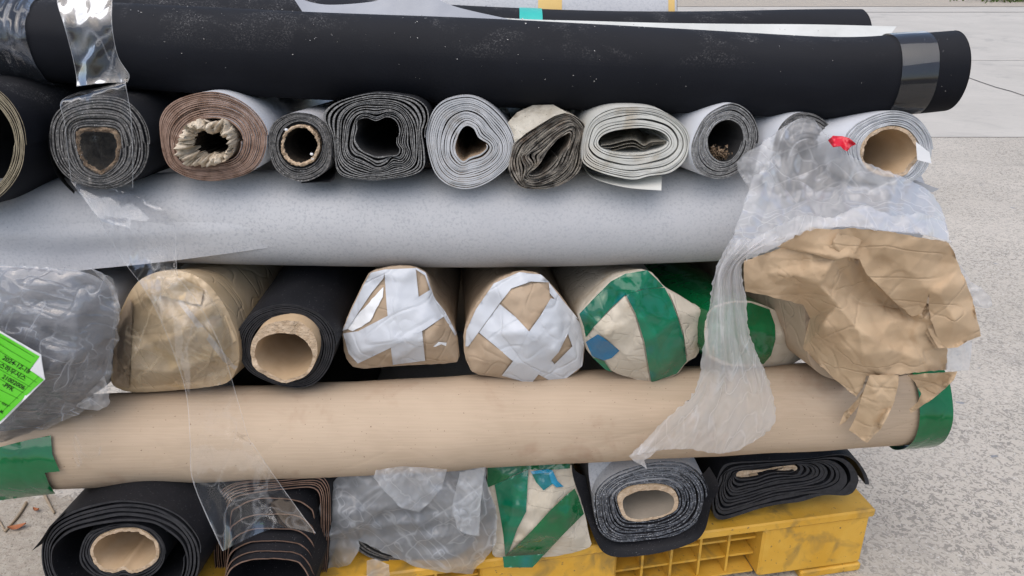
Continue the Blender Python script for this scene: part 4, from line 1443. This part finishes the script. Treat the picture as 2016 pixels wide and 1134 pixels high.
T = Thing('wrapped_roll', 'bulging roll in torn crumpled brown kraft paper at the right end of the stack', 'roll', GM)
a = axis_of(-16, 0)
roll(T, [(0, ell(1735, 640, 70, 64)), (1, ell(1728, 646, 145, 114, 0, 24, 3.5))], 1.44, a, 1.1, 4, (M['kraft2'], M['kraft2'], M['kraft2']), fill=.8, seed=3)
D2 = Depth([(1464, 514, 1.31), (1533, 490, 1.29), (1600, 470, 1.28), (1640, 515, 1.25), (1665, 505, 1.245), (1695, 520, 1.30), (1720, 560, 1.325), (1760, 600, 1.33), (1800, 630, 1.33), (1840, 640, 1.31), (1866, 690, 1.315), (1864, 728, 1.33),
            (1747, 740, 1.325), (1705, 740, 1.33), (1686, 781, 1.35), (1643, 747, 1.37), (1581, 686, 1.385), (1595, 628, 1.36), (1581, 600, 1.34), (1533, 588, 1.31), (1467, 574, 1.31),
            (1560, 540, 1.275), (1612, 560, 1.265), (1650, 600, 1.28), (1690, 650, 1.285), (1640, 680, 1.33), (1620, 640, 1.30), (1700, 700, 1.29), (1760, 690, 1.295), (1790, 665, 1.31), (1666, 585, 1.31), (1685, 570, 1.325), (1500, 540, 1.285)])
sheet(T, 'kraft_wrapper', [(1464, 514), (1533, 490), (1595, 448), (1700, 470), (1760, 540), (1830, 600), (1866, 690), (1864, 728), (1800, 733), (1747, 741), (1705, 740), (1698, 765), (1686, 781), (1643, 747), (1610, 715), (1581, 686), (1588, 650), (1595, 628), (1581, 600), (1533, 588), (1500, 580), (1467, 574)],
      D2, M['kraft'], 4, .019, 95, 31, 2.4, octs=2, fold=.006, lam=60)
D1 = Depth([(1533, 485, 1.285), (1595, 446, 1.27), (1676, 448, 1.25), (1752, 455, 1.238), (1866, 476, 1.262), (1890, 528, 1.27), (1912, 581, 1.28), (1931, 662, 1.30), (1866, 686, 1.285), (1640, 505, 1.242), (1690, 503, 1.238), (1720, 545, 1.25), (1760, 585, 1.262), (1795, 622, 1.275),
            (1740, 500, 1.232), (1800, 540, 1.238), (1850, 580, 1.245), (1828, 572, 1.255), (1880, 630, 1.265), (1600, 490, 1.262)])
sheet(T, 'kraft_wrapper', [(1530, 486), (1560, 466), (1595, 447), (1640, 452), (1676, 449), (1752, 456), (1800, 466), (1866, 476), (1880, 500), (1890, 528), (1912, 581), (1922, 620), (1931, 662), (1905, 671), (1885, 684), (1866, 686), (1852, 676), (1842, 655), (1832, 630), (1828, 600), (1830, 573), (1824, 598), (1814, 618), (1796, 623), (1765, 598), (1732, 565), (1706, 540), (1692, 510), (1668, 506), (1640, 512), (1600, 500), (1560, 492)],
      D1, M['kraft'], 4, .015, 105, 33, 2.0, octs=2, fold=.006, lam=70)
sheet(T, 'torn_strip', [(1712, 738), (1769, 739), (1768, 760), (1761, 790), (1748, 820), (1734, 845), (1720, 858), (1707, 872), (1690, 860), (1671, 847), (1684, 822), (1692, 795), (1702, 765)], Depth([(1712, 738, 1.30), (1769, 739, 1.30), (1707, 872, 1.345), (1671, 847, 1.35), (1761, 790, 1.31), (1730, 800, 1.305)]), M['kraft'], 5, .004, 30, 35, 1.5)
sheet(T, 'torn_strip', [(1700, 770), (1690, 800), (1665, 830), (1652, 838), (1662, 812), (1684, 790)], Depth([(1700, 770, 1.33), (1652, 838, 1.365), (1690, 800, 1.34)]), M['kraft'], 5, .003, 20, 36, 1.5)
sheet(T, 'torn_strip', [(1786, 738), (1830, 735), (1885, 731), (1878, 748), (1862, 764), (1838, 784), (1819, 796), (1806, 806), (1793, 814), (1790, 806), (1806, 792), (1814, 775), (1801, 752)], Depth([(1786, 738, 1.32), (1885, 731, 1.30), (1793, 814, 1.36), (1838, 784, 1.33), (1806, 770, 1.35)]), M['kraft'], 5, .005, 26, 37, 1.5)
for k in range(3):
    sheet(T, 'torn_layer', [(1800 + k * 9, 628 - k * 3), (1822 + k * 7, 630), (1836 + k * 6, 668), (1852 + k * 6, 690 - k * 3), (1838 + k * 5, 686), (1818 + k * 7, 660)], 1.312 - k * .009, M['kraft'], 5, .003, 16, 40 + k, 1.5)
T.done()

# ================================================================== BOTTOM ROW ON THE PALLET
GL = 'roll ends in the bottom row on the pallet'
T = Thing('flooring_roll', 'big black roll with loose layers and a dented cardboard core, bottom left corner', 'roll', GL)
a = axis_of(5, 0)
o = [(80, 1084), (91, 1045), (117, 1019), (168, 996), (233, 986), (298, 993), (350, 1016), (381, 1047), (394, 1078), (394, 1120), (375, 1160), (320, 1190), (240, 1198), (160, 1190), (105, 1160), (84, 1125)]
p = [(102, 1090), (118, 1065), (155, 1045), (233, 1031), (300, 1038), (345, 1066), (361, 1099), (356, 1135), (330, 1160), (240, 1172), (150, 1165), (110, 1130)]
roll(T, [(0, p), (1, o)], 1.25, a, 1.1, 5, (M['black2'], M['blackedge'], M['black2']), fill=.62, jit=.003, wob=.4, seed=14)
core = [(178, 1083), (190, 1060), (215, 1046), (248, 1040), (285, 1046), (308, 1066), (314, 1088), (306, 1108), (280, 1124), (258, 1128), (243, 1122), (225, 1128), (202, 1122), (184, 1106)]
q = [(158, 1083), (172, 1050), (205, 1036), (248, 1030), (295, 1038), (322, 1066), (326, 1100), (308, 1128), (270, 1144), (220, 1146), (180, 1132), (160, 1108)]
roll(T, [(0, core), (1, q)], 1.27, a, 1.1, 4, (M['black2'], M['blackedge'], M['black2']), fill=.8, jit=.003, seed=15)
tube(T, core, [(184, 1083), (195, 1064), (218, 1051), (248, 1046), (282, 1051), (302, 1068), (308, 1088), (300, 1104), (278, 1118), (258, 1122), (243, 1115), (226, 1122), (205, 1116), (190, 1104)], 1.268, a, 1.0, (M['cardboard'], M['cardedge'], M['cardboard']), ragged=.006, seed=16)
T.add('pointed_flap', [P(62, 1085, 1.25), P(80, 1064, 1.25), P(98, 1036, 1.25), P(120, 1016, 1.25), P(135, 1000, 1.30), P(110, 1030, 1.29), P(84, 1070, 1.26)], [(0, 1, 6), (1, 2, 5, 6), (2, 3, 4, 5)], M['black2'])
T.done()

T = Thing('flooring_roll', 'squashed black roll with brown edges pulled out like a telescope, bottom row', 'roll', GL)
a = axis_of(3, 4)
so = [(420, 1060), (422, 1000), (432, 968), (460, 950), (500, 944), (560, 939), (620, 934), (642, 945), (650, 980), (648, 1100), (630, 1170), (540, 1185), (450, 1175), (425, 1130)]
si = [(446, 1065), (448, 1010), (456, 988), (480, 976), (535, 968), (590, 963), (618, 966), (628, 990), (627, 1090), (612, 1150), (540, 1165), (460, 1155), (447, 1110)]
roll(T, [(0, si), (1, so)], 1.36, a, 1.0, 6, (M['black2'], M['thinbrown'], M['black2']), fill=.5, jit=.002, wob=.3, seed=17)
tops = [(980, 624, 1.345), (1011, 624, 1.325), (1039, 623, 1.305), (1064, 622, 1.285), (1084, 620, 1.265), (1099, 616, 1.25)]
for k, (ty, rx, yy) in enumerate(tops):
    lx = 452 - k * 2
    c = [(lx, 1150), (lx + 1, ty + 40), (lx + 14, ty + 18), (lx + 45, ty + 3), (530, ty), (580, ty + 3), (rx - 18, ty + 16), (rx - 4, ty + 42), (rx, 1150), (rx - 30, 1185), (530, 1190), (lx + 30, 1185)]
    cin = [(x + (1.9 if x < 530 else -1.9) * (abs(x - 533) > 30), y + 1.9 if y < 1150 else y - 3) for x, y in c]
    tube(T, c, cin, yy, a, .5, (M['black2'], M['thinbrown'], M['black2']), ragged=.002, seed=k, part='pulled_layer', N=90)
T.done()

T = Thing('wrapped_roll', 'grey roll wrapped in torn milky plastic, bottom row left of the green tape', 'roll', GL)
a = axis_of(-1, 0)
roll(T, [(0, ell(800, 1030, 60, 40)), (1, [(660, 1010), (668, 965), (710, 938), (790, 926), (880, 928), (935, 950), (955, 1000), (945, 1060), (905, 1095), (840, 1112), (760, 1108), (700, 1080)])], 1.40, a, 1.0, 9,
     (M['greyvinyl'], M['darkedge'], M['darkside']), fill=.75, jit=.003, seed=18)
gp = [(638, 968), (664, 940), (715, 932), (777, 918), (829, 922), (883, 922), (958, 914), (956, 940), (966, 970), (976, 999), (978, 1030), (977, 1068), (962, 1092), (945, 1110), (930, 1130), (880, 1128), (818, 1116), (760, 1090), (706, 1064), (706, 1085), (690, 1110), (660, 1122), (626, 1126), (628, 1090), (628, 1060), (620, 1035), (625, 1009)]
DD = Depth([(x, yy, 1.372) for x, yy in gp] + [(700, 990, 1.335), (690, 1040, 1.33), (760, 1000, 1.345), (800, 960, 1.33), (830, 1040, 1.33), (880, 1000, 1.325), (920, 1060, 1.335), (870, 950, 1.325), (740, 960, 1.34), (930, 990, 1.33), (870, 1090, 1.34)])
sheet(T, 'plastic_wrap', gp, DD, M['bag3'], 4, .005, 36, 51, 3, fold=.010, lam=60)
sheet(T, 'plastic_wrap', [(740, 925), (800, 918), (880, 924), (870, 960), (850, 985), (826, 1008), (790, 1000), (760, 970), (735, 940)], 1.318, M['bag3'], 5, .008, 24, 52, 2)
sheet(T, 'plastic_wrap', [(905, 930), (955, 920), (946, 990), (944, 1055), (920, 1052), (900, 1040), (890, 1000)], 1.318, M['bag3'], 5, .006, 24, 53, 2)
sheet(T, 'plastic_wrap', [(722, 1104), (740, 1100), (766, 1112), (768, 1134), (745, 1145), (722, 1140)], 1.34, M['bag'], 5, .006, 14, 54, 2)
T.done()

T = Thing('wrapped_roll', 'cream paper wrapped roll end with crossed green tape, bottom row', 'roll', GL)
a = axis_of(-3, 0)
Z3 = lambda q: [(800 + x / 4.032, 880 + y / 4.032) for x, y in q]
c = Z3([(640, 140), (830, 118), (1310, 130), (1315, 200), (1340, 310), (1420, 540), (1450, 700), (1475, 785), (1380, 825), (1190, 868), (1000, 880), (800, 890), (680, 870), (690, 760), (715, 620), (715, 480), (640, 340)])
fp = wrapped(T, c, 1.415, a, [(1040, 975, 22), (1075, 990, 34), (1010, 1000, 26), (1010, 950, 14), (1100, 940, 14), (1120, 1020, 28), (1060, 1050, 34), (1000, 1070, 20), (1130, 1060, 18)], 1.0, M['creampaper'], M['creampaper'], .005, 26, 16, 5, smoothn=1)
tape(T, fp, Z3([(645, 150), (830, 125), (1300, 135), (1300, 170), (1140, 180), (965, 178), (850, 225), (730, 285), (640, 325)]), M['greentape2'], off=.003, seed=1)
tape(T, fp, Z3([(700, 300), (840, 235), (968, 180), (960, 350), (950, 515), (880, 650), (820, 820), (785, 870), (770, 700), (740, 520)]), M['greentape'], off=.004, seed=2)
tape(T, fp, Z3([(995, 210), (1135, 185), (1165, 290), (1090, 345), (1030, 280)]), M['greentape'], off=.003, seed=3)
tape(T, fp, Z3([(985, 195), (1120, 175), (1160, 185), (1200, 270), (1250, 315), (1190, 320), (1150, 280), (1130, 205), (1000, 215)]), M['bluetape'], off=.0055, seed=4)
tape(T, fp, Z3([(1335, 330), (1365, 390), (1410, 530), (1250, 690), (1090, 862), (1000, 880), (770, 888), (860, 800), (1000, 660), (1140, 505), (1260, 390)]), M['greentape2'], off=.006, seed=5)
sheet(T, 'tape_end', Z3([(765, 870), (1095, 850), (1050, 905), (1000, 957), (775, 957)]), 1.385, M['greentape'], 5, .002, 20, 3)
T.done()

T = Thing('flooring_roll', 'dark blue grey roll with an oval cardboard core and a loose black outer sheet', 'roll', GL)
a = axis_of(-6, 2)
o = [(1169, 997), (1175, 965), (1208, 935), (1257, 916), (1309, 909), (1355, 916), (1385, 942), (1396, 971), (1388, 1007), (1362, 1040), (1313, 1060), (1247, 1068), (1208, 1068), (1178, 1045)]
co = [(1216, 988), (1221, 971), (1247, 958), (1296, 955), (1326, 965), (1336, 988), (1326, 1007), (1296, 1020), (1257, 1026), (1229, 1019)]
ci = [(1226, 991), (1232, 978), (1257, 968), (1296, 965), (1320, 974), (1328, 990), (1314, 1010), (1283, 1018), (1249, 1021), (1232, 1012)]
roll(T, [(0, co), (1, o)], 1.44, a, 1.0, 12, (M['greyvinyl'], surf('bluish_black_edge', (.02, .022, .028), (.12, .13, .15), 90, .75, .3, .6, 420, .002, specks=((330, .60, .66, (.5, .51, .53)),)), M['black2']), fill=.74, jit=.003, wob=.5, seed=19)
tube(T, co, ci, 1.436, a, .9, (M['cardboard'], M['cardedge'], surf('grey_cardboard', (.30, .26, .21), (.36, .31, .25), 12, .9, .1, .3)), ragged=.003, seed=20)
fr = [(1125, 918), (1133, 958), (1159, 1030), (1175, 1069), (1192, 1090), (1224, 1097), (1296, 1089), (1362, 1069), (1388, 1043), (1401, 991), (1416, 958), (1396, 918)]
loft(T, [[(x, y, 1.43) for x, y in fr], [(1280 + (x - 1280) * .93, 990 + (y - 990) * .85, 1.44) for x, y in fr], [(1280 + (x - 1280) * .82, 985 + (y - 985) * .7, 1.46) for x, y in fr]], 90, 10, M['black2'], 'outer_sheet')
loft(T, [[(1158, 905, 1.46), (1160, 940, 1.455), (1169, 990, 1.445)], [(1190, 905, 1.47), (1195, 930, 1.46), (1172, 985, 1.446)], [(1270, 905, 1.48), (1240, 921, 1.455), (1180, 962, 1.447)]], 14, 10, M['greyvinyl'], 'loose_layer')
T.done()

T = Thing('flooring_roll', 'flattened black roll with a pinched cardboard slit, right end of the bottom row', 'roll', GL)
a = axis_of(-9, 3)
o = [(1410, 950), (1420, 922), (1440, 912), (1509, 908), (1591, 904), (1640, 896), (1668, 897), (1690, 912), (1707, 945), (1703, 973), (1686, 983), (1637, 978), (1591, 991), (1525, 998), (1460, 1017), (1412, 1027), (1402, 990)]
m = [(1420, 950), (1430, 928), (1509, 916), (1580, 911), (1630, 908), (1655, 925), (1648, 950), (1600, 966), (1525, 978), (1460, 996), (1420, 1004), (1412, 975)]
co = [(1449, 937), (1457, 926), (1493, 925), (1535, 917), (1560, 915), (1570, 922), (1558, 930), (1519, 931), (1486, 940), (1457, 943)]
roll(T, [(0, co), (.8, m), (1, o)], 1.535, a, .9, 11, (M['black2'], M['blackedge'], M['black2']), fill=.7, jit=.003, wob=.4, seed=21)
tube(T, co, [(1456, 937), (1460, 931), (1493, 929), (1533, 922), (1556, 920), (1563, 922), (1554, 925), (1519, 927), (1486, 935), (1460, 939)], 1.53, a, .5, (M['cardboard'], M['cardedge'], M['cardboard']), ragged=.003, seed=22)
T.done()

# ================================================================== PLASTIC HANGING OVER THE STACK
T = Thing('plastic_bag', 'torn milky plastic bag draped down the right side of the stack', 'bag')


def bagd(u, v, x, y):
    return .005 * crumple(x / 60, y / 50, 61, 2) + .007 * folds(x, y, 62, 6, 60)


loft(T, [[(1498, 284, 1.43), (1530, 258, 1.432), (1560, 240, 1.43), (1595, 232, 1.42), (1630, 268, 1.40), (1660, 298, 1.38), (1690, 314, 1.37), (1735, 332, 1.36), (1803, 360, 1.35), (1838, 383, 1.36)],
         [(1476, 370, 1.38), (1520, 335, 1.40), (1560, 325, 1.41), (1600, 322, 1.41), (1640, 345, 1.385), (1670, 360, 1.36), (1705, 372, 1.345), (1750, 386, 1.325), (1806, 402, 1.31), (1853, 410, 1.32)],
         [(1451, 442, 1.32), (1500, 415, 1.35), (1550, 402, 1.36), (1600, 400, 1.345), (1640, 408, 1.32), (1675, 412, 1.29), (1710, 416, 1.27), (1755, 422, 1.258), (1812, 434, 1.258), (1864, 446, 1.275)],
         [(1430, 500, 1.27), (1500, 498, 1.265), (1556, 467, 1.255), (1606, 447, 1.245), (1640, 447, 1.235), (1676, 448, 1.228), (1715, 452, 1.224), (1752, 456, 1.222), (1808, 460, 1.232), (1870, 474, 1.25)]], 110, 60, M['bag'], 'bag_mouth', bagd, edge=3, seed=5)
loft(T, [[(1470, 478, 1.262), (1530, 446, 1.256), (1580, 424, 1.25), (1640, 428, 1.243), (1700, 405, 1.248), (1760, 425, 1.243), (1815, 420, 1.25), (1860, 438, 1.264)],
         [(1468, 512, 1.256), (1530, 486, 1.25), (1584, 456, 1.24), (1650, 447, 1.227), (1700, 448, 1.222), (1755, 455, 1.218), (1812, 460, 1.226), (1872, 477, 1.245)]], 70, 18, M['bag2'], 'bag_fold', lambda u, v, x, y: .006 * folds(x, y, 71, 6, 45), edge=6, seed=6)


def taild(u, v, x, y):
    w = u * 3.6 + 1.1 * sn(v * 1.5, 3) + .5 * sn(u * 3, v * 3)
    w2 = u * 9 + 1.5 * sn(v * 2.5, 8)
    return .014 * (abs((w % 1.0) - .5) * 2 - .5) + .004 * (abs((w2 % 1.0) - .5) * 2 - .5) + .006 * crumple(x / 40, y / 80, 63)


loft(T, [[(1440, 468, 1.275), (1475, 470, 1.265), (1510, 468, 1.255), (1556, 466, 1.25)],
         [(1409, 533, 1.275), (1430, 528, 1.265), (1448, 522, 1.262), (1466, 512, 1.262)],
         [(1396, 605, 1.275), (1420, 603, 1.262), (1445, 600, 1.26), (1468, 590, 1.265)],
         [(1384, 686, 1.275), (1415, 690, 1.262), (1450, 682, 1.262), (1477, 662, 1.27)],
         [(1366, 772, 1.30), (1410, 765, 1.29), (1460, 760, 1.29), (1513, 750, 1.30)],
         [(1308, 828, 1.33), (1370, 832, 1.315), (1450, 832, 1.32), (1527, 824, 1.335)],
         [(1240, 898, 1.35), (1335, 884, 1.335), (1430, 892, 1.335), (1500, 860, 1.35)]], 60, 110, M['bag2'], 'bag_tail', taild, edge=4, seed=7)
sheet(T, 'bag_shred', [(1238, 898), (1262, 878), (1300, 880), (1280, 900), (1268, 906), (1274, 924), (1262, 915), (1248, 908)], 1.345, M['bag2'], 4, .003, 14, 3, 1)
sheet(T, 'bag_lobe', [(1450, 319), (1470, 300), (1500, 284), (1530, 300), (1505, 340), (1476, 372), (1462, 352), (1452, 335)], Depth([(1450, 319, 1.40), (1500, 284, 1.425), (1530, 300, 1.41), (1476, 372, 1.38), (1490, 325, 1.385)]), M['bag'], 5, .006, 22, 64, 2)
sheet(T, 'bag_lobe', [(1433, 480), (1409, 535), (1414, 545), (1436, 500)], 1.285, M['bag'], 5, .004, 14, 65, 2)
T.done()

T = Thing('plastic_scrap', 'small wrinkled plastic scrap poking out right of the kraft paper', 'plastic')
sheet(T, 'plastic', [(1886, 515), (1912, 556), (1932, 566), (1950, 585), (1954, 600), (1945, 607), (1920, 603), (1905, 580)], 1.33, M['bag2'], 4, .005, 12, 66, 2)
T.done()
T = Thing('plastic_scrap', 'flat clear plastic piece below the torn kraft paper edge', 'plastic')
sheet(T, 'plastic', [(1862, 690), (1870, 680), (1913, 672), (1912, 700), (1908, 729), (1880, 730), (1862, 728)], 1.335, M['bag3'], 5, .002, 20, 67, 1)
T.done()
T = Thing('red_tag', 'small red plastic tag stuck beside the wide cardboard core', 'tag')
sheet(T, 'tag', [(1630, 276), (1640, 267), (1658, 268), (1672, 272), (1686, 284), (1676, 288), (1668, 298), (1660, 294), (1655, 288), (1640, 290)], Depth([(1630, 276, 1.385), (1658, 268, 1.385), (1686, 284, 1.36), (1668, 298, 1.37), (1650, 288, 1.365)]), M['red'], 4, .004, 12, 5, .8)
T.done()

# clear film ribbon hanging at the left
T = Thing('film_ribbon', 'clear plastic film ribbon hanging over the left of the stack from the top roll', 'film')


def filmd(u, v, x, y):
    return .0035 * crumple(x / 50, y / 60, 81, 2) + .002 * sn(x * .05, y * .03, 2)


loft(T, [[(122, -30, 1.53), (172, -30, 1.53), (222, -30, 1.53)], [(112, 0, 1.505), (170, 2, 1.505), (221, 0, 1.505)], [(126, 50, 1.475), (178, 52, 1.472), (221, 50, 1.475)],
         [(142, 110, 1.468), (190, 110, 1.462), (232, 110, 1.468)], [(150, 150, 1.462), (200, 148, 1.455), (254, 146, 1.458)], [(151, 170, 1.452), (200, 164, 1.447), (251, 162, 1.45)]], 36, 50, M['film_edge'], 'film', filmd)
loft(T, [[(158, 180, 1.455), (205, 170, 1.45), (248, 160, 1.452)], [(120, 200, 1.42), (185, 185, 1.418), (248, 168, 1.42)], [(126, 240, 1.41), (195, 236, 1.408), (258, 226, 1.41)], [(133, 300, 1.41), (200, 300, 1.408), (262, 300, 1.41)],
         [(140, 360, 1.415), (200, 364, 1.412), (262, 370, 1.415)]], 36, 50, M['film_veil_edge'], 'film', filmd)
sheet(T, 'film', [(140, 358), (200, 366), (250, 378), (290, 395), (325, 415), (345, 444), (300, 438), (258, 432), (255, 450), (214, 448), (190, 425)], Depth([(140, 358, 1.45), (250, 378, 1.445), (325, 415, 1.43), (345, 444, 1.39), (256, 432, 1.392), (255, 450, 1.375), (214, 448, 1.385), (190, 425, 1.40), (236, 446, 1.372), (300, 438, 1.392)]), M['film_shiny'], 6, .002, 60, 82)
loft(T, [[(160, 380, 1.43), (250, 400, 1.415), (345, 444, 1.42)], [(205, 450, 1.43), (280, 460, 1.415), (346, 470, 1.42)], [(240, 510, 1.42), (290, 505, 1.405), (347, 510, 1.41)], [(272, 552, 1.37), (310, 548, 1.36), (350, 546, 1.365)]], 30, 40, M['film_veil_edge'], 'film', lambda u, v, x, y: .004 * crumple(x / 24, y / 120, 83))
loft(T, [[(272, 552, 1.37), (310, 548, 1.36), (350, 546, 1.365)], [(302, 600, 1.335), (350, 600, 1.325), (392, 600, 1.335)], [(340, 690, 1.325), (390, 690, 1.315), (440, 695, 1.325)], [(366, 775, 1.30), (420, 800, 1.29), (486, 850, 1.30)], [(374, 870, 1.265), (440, 870, 1.265), (502, 880, 1.272)], [(380, 950, 1.27), (480, 950, 1.27), (560, 965, 1.275)], [(438, 1085, 1.185), (540, 1040, 1.18), (622, 1050, 1.19)]], 36, 120, M['film_veil_edge'], 'film', lambda u, v, x, y: .003 * crumple(x / 30, y / 160, 84))
sheet(T, 'film', [(140, 822), (180, 818), (196, 840), (200, 895), (180, 905), (170, 900), (158, 918), (150, 925), (146, 900), (138, 875), (150, 850)], Depth([(140, 822, 1.27), (196, 840, 1.27), (200, 895, 1.272), (150, 925, 1.285), (170, 870, 1.265)]), M['film_veil'], 5, .003, 16, 85, 2)
T.done()

# ================================================================== SMALL THINGS
def stick(name, label, pts, r, m, cat, group):
    T = Thing(name, label, cat, group)
    V, Fc = [], []
    for i, (x, y) in enumerate(pts):
        g = G(x, y) + Vector((0, 0, r * .9))
        g.z += .004
        d = G(*pts[min(i + 1, len(pts) - 1)]) - G(*pts[max(i - 1, 0)])
        s = Vector((-d.y, d.x, 0)).normalized()
        rr = r * (1 - .4 * i / len(pts))
        for k in range(6):
            an = k * math.pi / 3
            V.append(g + s * (math.cos(an) * rr) + Vector((0, 0, math.sin(an) * rr)))
    for i in range(len(pts) - 1):
        for k in range(6):
            Fc.append((i * 6 + k, i * 6 + (k + 1) % 6, i * 6 + 6 + (k + 1) % 6, i * 6 + 6 + k))
    Fc += [tuple(range(6)), tuple(range(len(V) - 6, len(V)))]
    T.add('twig', V, Fc, m)
    T.done()


stick('twig', 'thick dry twig on the sand, slanting towards the bottom left', [(53, 994), (44, 1010), (36, 1022), (24, 1036), (11, 1051)], .005, M['wood'], 'twig', 'twigs on the sand')
stick('twig', 'dry twig on the sand close to the green taped roll end', [(87, 974), (94, 988), (100, 1000), (108, 1014)], .0045, M['wood'], 'twig', 'twigs on the sand')
stick('twig', 'thin dry twig at the left edge of the picture, on the sand', [(-8, 1018), (2, 1032), (12, 1050)], .003, M['wood'], 'twig', 'twigs on the sand')


def leaf(label, px, py, L, w, ang):
    T = Thing('dry_leaf', label, 'leaf', 'dry leaves on the sand')
    g = G(px, py) + Vector((0, 0, .007))
    c, s = math.cos(R(ang)), math.sin(R(ang))
    V, Fc = [], []
    n = 9
    for i in range(n):
        t = i / (n - 1)
        h = w * math.sin(math.pi * t) ** .8
        for k in (-1, 0, 1):
            x, y = (t - .5) * L, k * h
            V.append(g + Vector((x * c - y * s, x * s + y * c, .004 * abs(k) + .008 * (t - .4) ** 2 * 4 + .001)))
    for i in range(n - 1):
        for k in range(2):
            Fc.append((i * 3 + k, i * 3 + k + 1, i * 3 + 4 + k, i * 3 + 3 + k))
    T.add('leaf', V, Fc, M['leafdry'])
    T.done()


leaf('curled orange brown leaf on the sand at the bottom left', 36, 1044, .05, .011, 10)
leaf('small reddish leaf scrap on the sand, above the larger leaf', 74, 1010, .028, .006, -25)

# grit and flakes scattered over the rolls and floor
rnd = random.Random(11)
V, Fc = [], []
bkS = stations(BLACK, 300)
for i in range(260):
    px = rnd.uniform(240, 1880)
    t = rnd.random() ** 3
    yt = 4 + (px - 285) * .04
    py = yt + 3 + t * 130
    if i < 300:
        cl = sn(px * .012, 3.3) + .25
        if rnd.random() > cl + .3:
            continue
    p = on_roll(bkS, px, py, .0035)
    s = rnd.uniform(.0007, .0018) * (2.0 if rnd.random() < .06 else 1)
    k = len(V)
    for q in range(4):
        V.append(p + Vector((rnd.uniform(-1, 1), rnd.uniform(-1, 1), rnd.uniform(-.6, .6))) * s)
    Fc += [(k, k + 1, k + 2), (k, k + 2, k + 3), (k, k + 1, k + 3), (k + 1, k + 2, k + 3)]
o = mesh_obj('grit', V, Fc, [M['flake']], None, False)
o['kind'] = 'stuff'
o['label'] = 'pale grit and flakes scattered along the top of the black roll'
o['category'] = 'grit'
